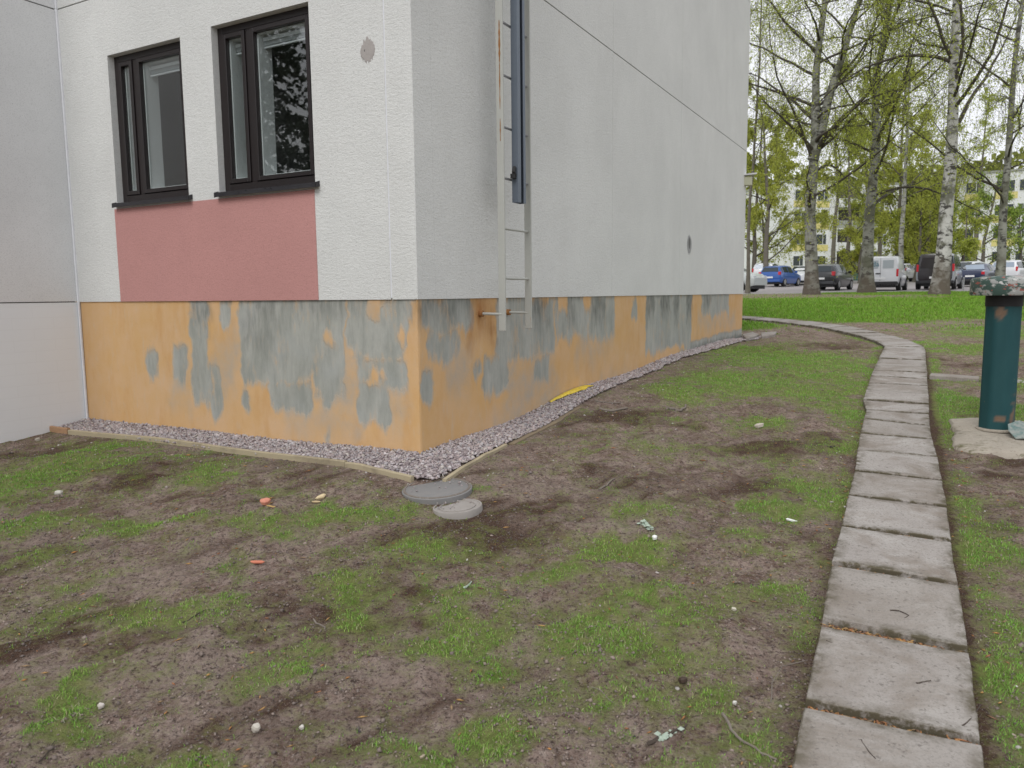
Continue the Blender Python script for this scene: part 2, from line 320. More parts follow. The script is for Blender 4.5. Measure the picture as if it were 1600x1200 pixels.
def Gm(x, y):
    """ground with its small unevenness"""
    x = np.asarray(x, float); y = np.asarray(y, float); z = G(x, y)
    a = sst(.28, .7, pathdist(x, y)); uR, dR, uL, dL = wallcoord(x, y)
    wl = sst(.3, .9, np.maximum(dR, dL)); near = 1-sst(9, 25, y)
    z = z+a*wl*((fbm(x, y, 1.1, 3, 3)-.5)*.10)+(a*.8+.2)*wl*near*((fbm(x, y, 5.5, 4, 9)-.5)*.075+(fbm(x+.45*y, y-.3*x, 17, 3, 19)-.5)*.034)
    nc = np.minimum(np.hypot(x-CV[0][0], y-CV[0][1])-.25, np.hypot(x-CV[1][0], y-CV[1][1])-.2)
    z = z-.009*furrow(x, y)*a*wl; k = sst(0, .18, nc); z = z*k+(G(x, y)-.004)*(1-k)
    return z-.012*(1-a)-.004

# grass patches: (px, py, radius x, radius y, strength) looked up on the ground
GP_ = [(60, 740, 110, 45, .75), (150, 700, 60, 20, .8), (205, 720, 35, 16, .9), (30, 830, 70, 20, .8), (310, 745, 50, 14, .55), (20, 880, 50, 12, .7),
 (520, 805, 95, 16, 1.), (430, 830, 60, 10, .9), (170, 840, 70, 12, .75), (260, 830, 60, 9, .8), (390, 880, 30, 12, .75), (140, 905, 60, 14, .55), (250, 980, 120, 22, .5),
 (20, 1140, 60, 40, .85), (120, 1135, 80, 20, .6), (300, 1185, 120, 22, .75), (90, 970, 50, 18, .55), (640, 870, 60, 25, .7), (560, 930, 60, 25, .6), (500, 1010, 60, 18, .75), (760, 980, 60, 40, .85),
 (700, 1000, 60, 25, .6), (840, 1110, 40, 22, .9), (700, 1170, 120, 25, .65), (620, 1150, 60, 16, .7), (760, 935, 60, 16, .6), (860, 905, 60, 20, .85), (985, 870, 60, 16, 1.1), (940, 888, 50, 9, 1.), (1000, 890, 60, 14, .9),
 (950, 960, 90, 30, .85), (1025, 962, 25, 16, 1.1), (1080, 985, 70, 30, .55), (1080, 1065, 70, 30, .75), (1110, 1150, 70, 25, .65), (960, 1040, 120, 25, .4), (1000, 800, 90, 22, .55), (950, 805, 40, 10, .75), (1120, 940, 60, 18, .5),
 (1250, 798, 55, 16, .75), (1300, 770, 30, 40, .6), (1180, 855, 50, 18, .5), (1235, 925, 30, 14, .7), (1160, 600, 130, 22, .85), (1220, 560, 110, 20, .9), (1250, 610, 90, 18, .8), (1120, 590, 60, 14, .6), (1290, 580, 70, 30, .75),
 (1050, 610, 40, 14, .8), (1185, 658, 40, 8, .8), (1290, 640, 40, 14, .6), (1040, 700, 60, 18, .35), (1480, 640, 30, 30, 1.), (1500, 625, 60, 18, 1.2), (1580, 640, 60, 20, 1.2), (1470, 680, 20, 14, .6),
 (1500, 545, 60, 12, .6), (1550, 520, 90, 10, .6), (1590, 600, 60, 10, .9), (1530, 870, 50, 18, .7), (1575, 880, 40, 14, .9), (1580, 955, 40, 16, .9), (1560, 1000, 30, 20, .8), (1590, 1045, 40, 22, 1.), (1520, 780, 30, 14, .4), (1580, 790, 40, 20, .3),
 (440, 770, 60, 6, .4), (300, 715, 60, 5, .5), (690, 765, 60, 10, .35), (1380, 770, 10, 40, .5), (1440, 640, 8, 30, .5), (1495, 780, 12, 60, .5), (1300, 700, 60, 12, .3), (900, 1180, 150, 20, .45), (1350, 690, 10, 60, .4)]
DK_ = [(60, 1015, 130, 5, 1.), (150, 985, 60, 4, 1.), (20, 1045, 60, 8, 1.), (330, 1010, 60, 4, .7), (600, 950, 120, 6, .8), (760, 850, 90, 12, 1.), (200, 740, 90, 18, .9), (60, 790, 60, 20, .6), (290, 730, 60, 10, .9), (420, 800, 60, 8, .7), (760, 830, 70, 25, .8), (720, 860, 60, 20, .8), (820, 820, 60, 18, .5), (650, 940, 90, 14, .7), (560, 975, 60, 12, .7), (500, 990, 70, 10, .6),
 (950, 650, 120, 16, .9), (880, 680, 60, 14, .6), (960, 735, 30, 8, .9), (1180, 700, 120, 12, .6), (1210, 770, 90, 8, .8), (1240, 590, 20, 8, 1.), (1180, 545, 60, 8, .8), (1080, 560, 40, 5, .5), (1280, 690, 60, 20, .6),
 (20, 1030, 90, 14, .9), (100, 1020, 60, 10, .8), (130, 960, 40, 5, .8), (430, 1060, 60, 20, .6), (560, 1130, 60, 14, .5), (1560, 740, 60, 10, .9), (1560, 720, 60, 8, .8), (1540, 830, 60, 20, .5), (1300, 870, 20, 60, .5), (1280, 1010, 20, 80, .6),
 (1540, 1120, 60, 40, .7), (1450, 560, 40, 6, .7), (1520, 570, 60, 8, .8), (1290, 540, 60, 5, .6), (350, 780, 60, 10, .5), (730, 790, 60, 12, .7), (1030, 660, 80, 8, .6), (470, 1100, 60, 30, .4)]
LT_ = [(1010, 690, 60, 12, .7), (900, 760, 120, 18, .6), (960, 830, 60, 12, .7), (620, 1030, 120, 25, .6), (320, 1050, 140, 20, .5), (1210, 790, 80, 14, .25), (60, 1110, 60, 14, .7), (800, 1010, 60, 20, .5), (480, 1140, 60, 25, .5), (840, 960, 40, 14, .6), (250, 900, 80, 10, .4), (1400, 505, 120, 5, .5), (560, 870, 60, 8, .5), (1130, 720, 100, 16, .4), (740, 1090, 90, 22, .5)]
def blobs(lst, x, y, seed):
    f = np.zeros_like(x, float)
    for (px, py, rx, ry, s) in lst:
        c = gp(px, min(py, 1195)); e = gp(px+rx, min(py, 1195)); v = gp(px, min(py, 1195)-ry*.9)
        a = e-c; la = np.linalg.norm(a)+.02; a = a/la; b = v-c; b = b-a*(a@b); lb = np.linalg.norm(b)+.04; b = b/(np.linalg.norm(b)+1e-9)
        dx = x-c[0]; dy = y-c[1]; q = ((dx*a[0]+dy*a[1])/la)**2+((dx*b[0]+dy*b[1])/lb)**2
        f = np.maximum(f, s*np.exp(-q*1.1))
    return f
def fields(x, y):
    x0, y0 = x, y; x = x0+(fbm(x0, y0, 1.6, 4, 201)-.5)*.7+(fbm(x0, y0, 7, 3, 203)-.5)*.22; y = y0+(fbm(x0, y0, 1.6, 4, 205)-.5)*.7+(fbm(x0, y0, 7, 3, 207)-.5)*.22
    xr = x*math.cos(.5)+y*math.sin(.5); yr = -x*math.sin(.5)+y*math.cos(.5)   # rake marks run roughly towards the gable
    n1 = fbm(x, y, 3.1, 4, 31); n2 = fbm(xr*.45, yr*1.8, 3.2, 4, 57); n3 = fbm(x, y, 14, 3, 77)
    g = blobs(GP_, x, y, 1)*1.05+.42*(n1-.42)+.32*(n2-.45)+.6*(n3-.5)+.45*(fbm(x0, y0, 7, 3, 311)-.5)+.035
    d = blobs(DK_, x, y, 2)*(.75+.9*fbm(x, y, 6, 3, 61))+1.5*(fbm(xr*.5, yr*1.6, 2.6, 4, 91)-.56)+.8*(fbm(x, y, 11, 3, 62)-.56)+furrow(x0, y0)*.55
    l = blobs(LT_, x, y, 3)*.7+.9*(fbm(x, y, 1.9, 4, 41)-.56)
    x, y = x0, y0; uR, dR, uL, dL = wallcoord(x, y)
    # the lawn beyond the path
    ed = 15.2+(fbm(x, y, .5, 3, 5)-.5)*2.0+.04*(x-5)
    lawn = sst(0, 1.3, y-ed)*sst(.25, .9, pathdist(x, y))*(1-sst(32.5, 33.5, y))
    lawn = lawn*(.75+.5*fbm(x, y, .6, 3, 8)); bare = sst(23.0, 25.5, y)*(1-sst(12.5, 15, x+.2*(y-28)))
    g = np.maximum(g*(1-lawn), lawn*1.15)*(1-.85*bare)
    g = np.where(y > 33.5, .9, g)*(1-.4*furrow(x0, y0)*(y < 14))
    pd = pathdist(x, y); g = g+.5*np.exp(-((pd-.36)/.09)**2)*sst(.45, .65, fbm(x0, y0, 2.6, 3, 401))*(y < 14); g = g*sst(.22, .31, pd); d = np.maximum(d, .45*(1-sst(.3, .42, pd))); d = np.where(pd < .28, 1, d)
    return np.clip(g, 0, 1.2), np.clip(d, 0, 1)*(1-lawn), np.clip(l, 0, 1)*(1-lawn)
def geo(a, b, st0, k):
    r = [a]; s = st0
    while r[-1] < b: r.append(r[-1]+s); s *= k
    return r
xs = np.array(sorted(set([-x for x in geo(6, 400, .06, 1.25)]+list(np.arange(-6, 7.5, .042))+geo(7.5, 420, .06, 1.14))))
ys = np.array([-60, -30, -15, -8, -4, -2, -1, 0, .5]+list(np.arange(.9, 12, .036))+geo(12, 700, .05, 1.05))
X, Y = np.meshgrid(xs, ys); x = X.ravel(); y = Y.ravel()
gz, gd, gl_ = fields(x, y)
ny, nx = X.shape; idx = np.arange(nx*ny).reshape(ny, nx)
F = np.stack([idx[:-1, :-1], idx[:-1, 1:], idx[1:, 1:], idx[1:, :-1]], -1).reshape(-1, 4)
gro = arr_mesh('ground', np.stack([x, y, Gm(x, y)], 1), F, m_gr, smooth=True, attrs={'grass': gz, 'damp': gd, 'dusty': gl_}); tag(gro, kind='structure')

# ------------------------------------------------------------------ car park sheet
def strip(name, Lp, Rp, dz, mat, kind='structure', seg=1):
    V = []; F = []
    for a, b in zip(Lp, Rp):
        for k in range(seg+1):
            q = a+(b-a)*k/seg; V.append((q[0], q[1], float(G(q[0], q[1]))+(dz if len(V) > seg else -.1)))
    for i in range(len(Lp)-1):
        for k in range(seg): b0 = i*(seg+1)+k; F.append((b0, b0+1, b0+seg+2, b0+seg+1))
    return tag(arr_mesh(name, V, F, mat, smooth=True), kind=kind)
ysl = np.arange(33.2, 72, .8)
strip('car_park', [np.array([2., q]) for q in ysl], [np.array([70., q]) for q in ysl], .05, m_asph, seg=20)

# ------------------------------------------------------------------ the building
B = empty('apartment_building', (*Cc, 0), 'white roughcast apartment block with ochre peeling plinth, pink panel and two dark windows', 'building')
BO = np.array([Cc[0], Cc[1], 0])
def wallbox(mb, side, u0, u1, z0, z1, o0, o1):
    """box in wall coordinates, local to the building empty"""
    n_, t_ = (nR, Rv) if side == 'R' else (nL, Lv)
    o = np.array([t_[0]*u0+n_[0]*o0, t_[1]*u0+n_[1]*o0, z0])
    return mb.box(o, (t_[0]*(u1-u0), t_[1]*(u1-u0), 0), (n_[0]*(o1-o0), n_[1]*(o1-o0), 0), (0, 0, z1-z0))
TOP = EYE+8.3
OPN = [(.905, 1.93, EYE+.835, EYE+2.125), (2.295, 3.24, EYE+.835, EYE+2.105)]
TK = .22
# left facade: storey panel around the two openings
def facade_panel(z0, z1, openings, u0=0.235, u1=LL):
    mb = MB(); us = [u0]+[q for o in openings for q in o[:2]]+[u1]
    for i in range(len(us)-1):
        if i % 2 == 0: wallbox(mb, 'L', us[i], us[i+1], z0, z1, -TK, 0)
        else:
            o = openings[i//2]; wallbox(mb, 'L', us[i], us[i+1], z0, o[2], -TK, 0); wallbox(mb, 'L', us[i], us[i+1], o[3], z1, -TK, 0)
    return mb
facade_panel(ZP, ZS-.005, OPN).build('wall_panel', m_white, B)
OP2 = [(a, b, c+2.63, d+2.63) for a, b, c, d in OPN]
facade_panel(ZS+.006, ZS+2.62, OP2).build('wall_panel', m_white, B)
facade_panel(ZS+2.63, TOP, []).build('wall_panel', m_white, B)
# corner column of the left facade and the gable panels
for z0, z1 in ((ZP, ZS-.005), (ZS+.006, ZS+2.62), (ZS+2.63, TOP)):
    wallbox(MB(), 'L', 0, .222, z0, z1, -TK, 0).build('wall_panel', m_white, B)
    for u0, u1 in ((.0, 3.70), (3.708, 6.30), (6.308, LR)):
        # starts just behind the corner column
        wallbox(MB(), 'R', u0+(TK+.001 if u0 == 0 else 0), u1, z0, z1, -TK, 0).build('wall_panel', m_white, B)
for side, a, b in (('L', .222, .235),):
    wallbox(MB(), side, a, b, ZP+.012, TOP, -.05, -.0025).build('sealant_joint', m_seal, B)
for u in (3.70, 6.30): wallbox(MB(), 'R', u, u+.008, ZP+.01, TOP, -.05, -.0015).build('sealant_joint', m_white, B)
mbk = MB(); wallbox(mbk, 'L', .1, LL, ZS-.02, ZS+.02, -TK+.02, -.012); wallbox(mbk, 'R', .1, LR-.05, ZS-.02, ZS+.02, -TK+.02, -.010); mbk.build('joint_backing', m_dark, B)
# far side wall, back and roof
mb = MB(); far = Rv*LR
mb.box((far[0]-nR[0]*0, far[1]-nR[1]*0, ZP), (-nR[0]*12, -nR[1]*12, 0), (-Rv[0]*.22, -Rv[1]*.22, 0), (0, 0, TOP-ZP))
mb.build('rear_wall', m_white, B).location = (-nR[0]*(TK+.002), -nR[1]*(TK+.002), 0)
rf = MB(); o = Rv*-.12+nR*.12; rf.box((o[0], o[1], TOP+.002), (Rv[0]*(LR+.24), Rv[1]*(LR+.24), 0), (-nR[0]*12, -nR[1]*12, 0), (0, 0, .25)); rf.build('roof', m_sillm, B)
# pink painted panel, slightly proud
wallbox(MB(), 'L', .915, 3.282, ZP+.001, EYE+.797, 0, .004).build('pink_panel', m_pink, B)
# wing wall on the left (runs towards the viewer)
mb = MB(); inn = Lv*LL; ro = -Rv
def wingbox(s0, s1, z0, z1, o0, o1):
    o = inn+ro*s0+nR*o0; return MB().box((o[0], o[1], z0), (ro[0]*(s1-s0), ro[1]*(s1-s0), 0), (nR[0]*(o1-o0), nR[1]*(o1-o0), 0), (0, 0, z1-z0))
WL = 1.5
wingbox(.001, WL, ZP+.006, ZS-.005, -.6, .0).build('wall_panel', m_wing, B)
wingbox(.001, WL, ZS+.006, TOP, -.6, .0).build('wall_panel', m_wing, B)
wingbox(.02, WL-.02, ZP-.06, TOP-.1, -.58, -.012).build('joint_backing', m_dark, B)
# wing plinth with faint board marks
m_wpl = M('white_board_marked_plinth', (.62, .615, .61), .85); n = N(m_wpl)
q = n.n('TexBrick'); q.inputs['Scale'].default_value = 1; q.inputs['Brick Width'].default_value = .32; q.inputs['Row Height'].default_value = .1; q.inputs['Mortar Size'].default_value = .004
n.l(n.scl(n.pos, (1, 1, 1)), q.inputs['Vector']); cx = n.n('CombineXYZ'); sx = n.n('SeparateXYZ'); n.l(n.pos, sx.inputs[0]); n.l(sx.outputs[1], cx.inputs[0]); n.l(sx.outputs[2], cx.inputs[1]); n.l(cx.outputs[0], q.inputs['Vector'])
c = n.mix(n.noise(2.2, 5), (.74, .76, .79), (.78, .80, .82)); c = n.mix(n.mul(q.outputs['Fac'], .06), c, (.5, .5, .5)); n.col(c); nn = n.bump(n.mul(q.outputs['Fac'], -1.), .25, .003); n.bump(n.noise(60, 4), .25, .003, nn)
wingbox(.001, WL, 0.0, ZP-.004, -.6, -.004).build('wing_plinth', m_wpl, B)
# sealant in the inner corner
o = inn-Lv*.012; MB().tube([(o[0]+nL[0]*.004, o[1]+nL[1]*.004, EYE-1.16), (o[0]+nL[0]*.004, o[1]+nL[1]*.004, TOP)], .013, 6).build('corner_sealant', m_seal, B, True)

# plinths ------------------------------------------------------
PLG = {'L': [(225, 537, 246, 590), (266, 535, 291, 600), (297, 472, 326, 640), (326, 565, 345, 652), (343, 473, 360, 512), (372, 472, 505, 600), (420, 590, 484, 655), (375, 600, 391, 640), (480, 472, 541, 625), (500, 615, 512, 640), (541, 472, 642, 560),
   (556, 550, 640, 606), (554, 585, 606, 672), (600, 474, 650, 508), (505, 664, 516, 690)],
 'R': [(656, 474, 742, 522), (664, 510, 722, 558), (658, 572, 682, 628), (690, 520, 712, 566), (776, 474, 868, 560), (758, 548, 794, 620), (742, 568, 756, 592), (836, 550, 862, 598), (776, 560, 786, 622), (868, 466, 905, 528), (880, 475, 928, 532), (925, 466, 962, 534), (988, 474, 997, 500), (1010, 462, 1082, 546), (1060, 540, 1084, 580), (1097, 461, 1128, 497), (1128, 461, 1140, 490)]}
PLH = {'L': [(504, 530, 522, 546), (572, 474, 596, 494), (623, 520, 633, 546), (577, 588, 588, 612), (589, 592, 600, 604), (541, 540, 552, 690), (636, 522, 660, 700), (360, 510, 371, 600), (345, 530, 368, 600)],
 'R': [(746, 470, 776, 545), (874, 466, 890, 486), (912, 466, 924, 480), (652, 520, 668, 560), (800, 560, 830, 640), (860, 560, 905, 640), (1040, 548, 1060, 600)]}
PLM = {'L': [(300, 474, 330, 510), (395, 474, 430, 500), (520, 474, 560, 492), (600, 474, 650, 486), (440, 474, 520, 484), (380, 500, 420, 560)],
 'R': [(654, 470, 705, 500), (824, 466, 856, 515), (700, 470, 745, 480), (925, 464, 948, 492), (1012, 460, 1024, 510), (1034, 460, 1048, 500), (1054, 460, 1062, 520), (1074, 460, 1083, 510), (1100, 460, 1112, 475), (1085, 552, 1156, 532), (888, 464, 900, 500)]}
PLR = {'L': [], 'R': [(744, 474, 776, 530), (735, 510, 748, 532)]}
PLT = {'L': [(330, 540, 372, 610), (265, 590, 300, 620), (600, 610, 632, 650), (500, 540, 560, 640), (560, 474, 600, 520), (440, 640, 560, 670)], 'R': [(700, 545, 740, 600), (790, 560, 870, 640), (900, 525, 960, 545), (770, 620, 1000, 650), (1090, 495, 1150, 510)]}
def boxfield(side, rects, u, z, soft, jit, seed):
    f = np.zeros_like(u); du = (fbm(u, z, 7, 4, seed)-.5)*jit*2.2; dz = (fbm(u*7, z*2, 1, 4, seed+5)-.5)*jit*4.5
    for (x0, y0, x1, y1) in rects:
        a = onwall(x0, (y0+y1)/2, side)[0]; b = onwall(x1, (y0+y1)/2, side)[0]; t = onwall((x0+x1)/2, y0, side)[1]; o = onwall((x0+x1)/2, y1, side)[1]
        a, b = min(a, b), max(a, b)
        if y0 < 482: t += .1
        dx = np.maximum(np.abs(u+du-(a+b)/2)-(b-a)/2, -9); ez = np.maximum(np.abs(z+dz-(t+o)/2)-abs(t-o)/2, -9)
        r = min((b-a)/2, .05); qx = np.maximum(dx+r, 0); qz = np.maximum((ez+r*3)/3, 0); d = np.hypot(qx, qz)-r+np.minimum(np.maximum(dx+r, (ez+r*3)/3), 0)
        f = np.maximum(f, 1-sst(-soft, soft, d))
    return f
def plinth(side, length):
    st = .012 if side == 'L' else .016
    us = np.arange(0, length+st, st); us[-1] = length; zs = np.linspace(EYE-1.45, ZP+.02, 110); U, Z = np.meshgrid(us, zs); u = U.ravel(); z = Z.ravel()
    g_ = boxfield(side, PLG[side], u, z, .035, .05, 11); h_ = boxfield(side, PLH[side], u, z, .03, .05, 23); g_ = g_*(1-h_)
    if side == 'R':
        zb = EYE-.87; g_ = np.maximum(g_, sst(6.4, 7.0, u)*(1-sst(.10, .2, z-zb-(u-7)*.015+(fbm(u, z, 8, 3, 2)-.5)*.06)))
    g_ = np.clip(g_+.0, 0, 1); mo_ = boxfield(side, PLM[side], u, z, .06, .08, 31)*(.65 if side == 'R' else .45)*np.clip((z-(ZP-.55))/.4, .0, 1) if True else 0
    if side == 'R': mo_ = np.maximum(mo_, .6*sst(6.8, 7.5, u)*(1-sst(.05, .13, z-(EYE-.87)+(fbm(u, z, 10, 3, 6)-.5)*.1)))
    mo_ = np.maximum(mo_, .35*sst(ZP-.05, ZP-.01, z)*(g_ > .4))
    ru_ = boxfield(side, PLR[side], u, z, .06, .08, 41) if PLR[side] else np.zeros_like(u)
    th_ = boxfield(side, PLT[side], u, z, .08, .1, 51)
    t_, n_ = (Rv, nR) if side == 'R' else (Lv, nL)
    off = -.012+.002*(1-g_)+(fbm(u, z, 4, 3, 71)-.5)*.004
    off = np.where(u < .001, -.0125, off)
    uu = np.where(u < .001, .0125, u)
    V = np.stack([t_[0]*uu+n_[0]*off, t_[1]*uu+n_[1]*off, z], 1)
    a, b = U.shape; ix = np.arange(a*b).reshape(a, b); F = np.stack([ix[:-1, :-1], ix[:-1, 1:], ix[1:, 1:], ix[1:, :-1]], -1).reshape(-1, 4)
    if side == 'L': F = F[:, ::-1]
    arr_mesh('plinth', V, F, m_pl, B, True, attrs={'bare': g_, 'mould': mo_, 'rust': ru_, 'thin': th_})
plinth('L', LL-.001); plinth('R', LR)
MB().box((far[0]-nR[0]*.02, far[1]-nR[1]*.02, 0), (-nR[0]*11, -nR[1]*11, 0), (-Rv[0]*.2, -Rv[1]*.2, 0), (0, 0, ZP-.002)).build('plinth', m_wpl, B)
# soffit of the panels over the plinth is the panels' own underside (12 mm overhang)

# windows ------------------------------------------------------
def window(o, mull, upper=False):
    u0, u1, z0, z1 = o; R_ = -.06; fd = .06        # frame front plane
    W = empty('window', (0, 0, 0)); W.parent = B
    z0f = z0+.022
    fr = MB(); a = .055
    wallbox(fr, 'L', u0+.001, u0+a, z0f, z1-.001, R_-fd, R_); wallbox(fr, 'L', u1-a, u1-.001, z0f, z1-.001, R_-fd, R_)
    wallbox(fr, 'L', u0+a, u1-a, z1-a, z1-.001, R_-fd, R_); wallbox(fr, 'L', u0+a, u1-a, z0f, z0f+a, R_-fd, R_)
    wallbox(fr, 'L', mull-.028, mull+.028, z0f+a, z1-a, R_-fd, R_-.004); fr.build('frame', m_frame, W, bevel=.003)
    for (a0, a1) in ((u0+a, mull-.028), (mull+.028, u1-a)):
        s = MB(); b_ = .038; zz0 = z0f+a; zz1 = z1-a
        wallbox(s, 'L', a0+.003, a0+b_, zz0+.003, zz1-.003, R_-fd, R_+.008); wallbox(s, 'L', a1-b_, a1-.003, zz0+.003, zz1-.003, R_-fd, R_+.008)
        wallbox(s, 'L', a0+b_, a1-b_, zz1-b_, zz1-.003, R_-fd, R_+.008); wallbox(s, 'L', a0+b_, a1-b_, zz0+.003, zz0+b_, R_-fd, R_+.008); s.build('sash', m_frame, W, bevel=.003)
        g = MB(); wallbox(g, 'L', a0+b_, a1-b_, zz0+b_, zz1-b_, R_-.03, R_-.026); g.build('pane', m_glass, W)
        i = MB(); q0, q1 = a0+b_, a1-b_; d0, d1 = R_-.17, R_-.035           # inner white sash / spacer seen through the glass
        wallbox(i, 'L', q0-.02, q0+.012, zz0+b_, zz1-b_, d0, d1); wallbox(i, 'L', q1-.012, q1+.02, zz0+b_, zz1-b_, d0, d1); wallbox(i, 'L', q0-.02, q1+.02, zz1-b_-.005, zz1-b_+.03, d0, d1); wallbox(i, 'L', q0-.02, q1+.02, zz0+b_-.03, zz0+b_+.012, d0, d1)
        i.build('inner_frame', m_whitein, W)
        bl_ = MB(); wallbox(bl_, 'L', q0+.016, q1-.016, zz1-b_-.05, zz1-b_-.022, R_-.11, R_-.08)
        for k in range(7): wallbox(bl_, 'L', q0+.02, q1-.02, zz1-b_-.056-k*.004, zz1-b_-.0545-k*.004, R_-.108, R_-.084)
        wallbox(bl_, 'L', q0+.02, q1-.02, zz1-b_-.10, zz1-b_-.088, R_-.105, R_-.087); bl_.build('blind', m_blind, W)
    # inner wooden jamb lining further in
    j = MB(); wallbox(j, 'L', u0-.01, u0+.03, z0, z1, -.42, R_-.18); wallbox(j, 'L', u1-.03, u1+.01, z0, z1, -.42, R_-.18); wallbox(j, 'L', u0, u1, z0-.02, z0+.05, -.46, R_-.18); wallbox(j, 'L', u0, u1, z1-.02, z1+.02, -.42, R_-.18); j.build('jamb_lining', m_whitein, W)
    # sill: sloping sheet with a folded drip edge and end upstands
    s = MB(); n_ = nL; e0, e1 = u0-.045, u1+.012
    def P(u, off, z): return (Lv[0]*u+n_[0]*off, Lv[1]*u+n_[1]*off, z)
    pr = [(-.062, z0+.026), (.045, z0+.004), (.047, z0-.030), (.043, z0-.030), (.041, z0), (-.062, z0+.022)]
    V = [P(u, a_, b_) for u in (e0, e1) for a_, b_ in pr]; k = len(pr); F = [(i, (i+1) % k, (i+1) % k+k, i+k) for i in range(k)]+[tuple(range(k))[::-1], tuple(range(k, 2*k))]
    # keep the part behind the wall face inside the opening
    V = [P(min(max(u, u0+.002), u1-.002) if a_ < 0 else u, a_, b_) for u in (e0, e1) for a_, b_ in pr]
    s.add(V, F)
    for u in (e0, e1-.004): s.add([P(u, .002, z0-.02), P(u, .047, z0-.034), P(u, .047, z0+.006), P(u, .002, z0+.02), P(u+.004, .002, z0-.02), P(u+.004, .047, z0-.034), P(u+.004, .047, z0+.006), P(u+.004, .002, z0+.02)], [(0, 1, 2, 3), (7, 6, 5, 4), (0, 4, 5, 1), (1, 5, 6, 2), (2, 6, 7, 3), (3, 7, 4, 0)])
    s.build('window_sill', m_sillm, W)
ML = (onwall(391.5, 160, 'L', -.06)[0], onwall(216, 200, 'L', -.06)[0]); window(OPN[0], ML[0]); window(OPN[1], ML[1])
window(OP2[0], ML[0]); window(OP2[1], ML[1])
r = MB()
wallbox(r, 'L', .2, LL+.1, EYE-.2, EYE+6, -3.2, -3.1); wallbox(r, 'L', .2, .26, EYE-.2, EYE+6, -3.1, -.25); wallbox(r, 'L', LL, LL+.1, EYE-.2, EYE+6, -3.1, -.25)
wallbox(r, 'L', .26, LL, EYE-.1, EYE, -3.1, -.25); wallbox(r, 'L', .26, LL, EYE+2.5, EYE+2.7, -3.1, -.25); wallbox(r, 'L', 2.08, 2.14, EYE, EYE+2.5, -3.1, -.25); r.build('room_interior', m_room, B)

# repaired patch on the left facade, hole on the gable with its dark inside painted on: irregular flat daubs a few mm proud
m_patch = M('mortar_patch', (.36, .33, .31), .95); n = N(m_patch); n.col(n.mix(n.noise(40, 5, .7, n.scl(n.pos, (1, 1, .5))), (.30, .275, .26), (.44, .41, .39))); n.bump(n.noise(60, 4), .5, .004)
def daub(name, side, px, py, ru, rz, mat, off, seed, rag=.35):
    u, z = onwall(px, py, side); rr = np.random.default_rng(seed); n_, t_ = (nR, Rv) if side == 'R' else (nL, Lv); K = 56; V = []; F = []
    for lvl, s, o in ((0, 1, 0.0005), (1, .93, off), (2, .0, off*1.1)):
        for k in range(K):
            a = 2*math.pi*k/K; w_ = 1+rag*(rr.random()-.5)*(.5+abs(math.sin(a))) if lvl == 0 else ww[k]
            if lvl == 0:
                if k == 0: ww = []
                ww.append(w_)
            du, dz = ru*s*(1+.25*(w_-1))*math.cos(a), rz*s*w_*math.sin(a)
            V.append((t_[0]*(u+du)+n_[0]*o, t_[1]*(u+du)+n_[1]*o, z+dz))
    for l in range(2):
        for k in range(K): F.append((l*K+k, l*K+(k+1) % K, (l+1)*K+(k+1) % K, (l+1)*K+k))
    if side == 'L': F = [f[::-1] for f in F]
    me = bpy.data.meshes.new(name); me.from_pydata(V, [], F); me.update(); link(name, me, B, mat)
daub('mortar_patch', 'L', 574.5, 79, .064, .078, m_patch, .003, 5)
daub('filled_hole', 'L', 570, 79, .004, .008, m_dark, .0042, 6)
m_hole = M('grey_stain', (.3, .3, .3), .95); n = N(m_hole); n.col(n.mix(n.noise(30, 4), (.27, .27, .27), (.36, .36, .36)))
daub('hole_surround', 'R', 1077, 382, .12, .135, m_hole, .0025, 8, .2); daub('painted_vent_hole', 'R', 1077, 380, .05, .085, m_dark, .004, 9, .1)

# wall lamp on the far corner
lm = at(1169, 281, 14.45)
wl = empty('wall_lamp', (lm[0], lm[1], lm[2]), 'pale box wall lamp with hood at the far end of the gable', 'wall lamp')
m_lamp = M('lamp_cream', (.42, .42, .30), .5); m_lampw = M('lamp_hood', (.6, .6, .6), .5)
q = MB(); q.box((-.12, 0, -.1), (.20, 0, 0), (0, .14, 0), (0, 0, .16)); q.build('lamp_housing', m_lamp, wl, bevel=.01)
q = MB(); q.add([(-.15, -.03, .075), (.15, -.03, .1), (.15, .17, .1), (-.15, .17, .075), (-.15, -.03, .09), (.15, -.03, .13), (.15, .17, .13), (-.15, .17, .09)], [(3, 2, 1, 0), (4, 5, 6, 7), (0, 1, 5, 4), (1, 2, 6, 5), (2, 3, 7, 6), (3, 0, 4, 7)]); q.build('lamp_hood', m_lampw, wl)
q = MB(); q.bx(-.2, -.1, .03, .11, -.06, .04); q.tube([(-.1, .05, -.1), (-.12, .05, -.9)], .012, 6); q.build('bracket', m_lampw, wl)

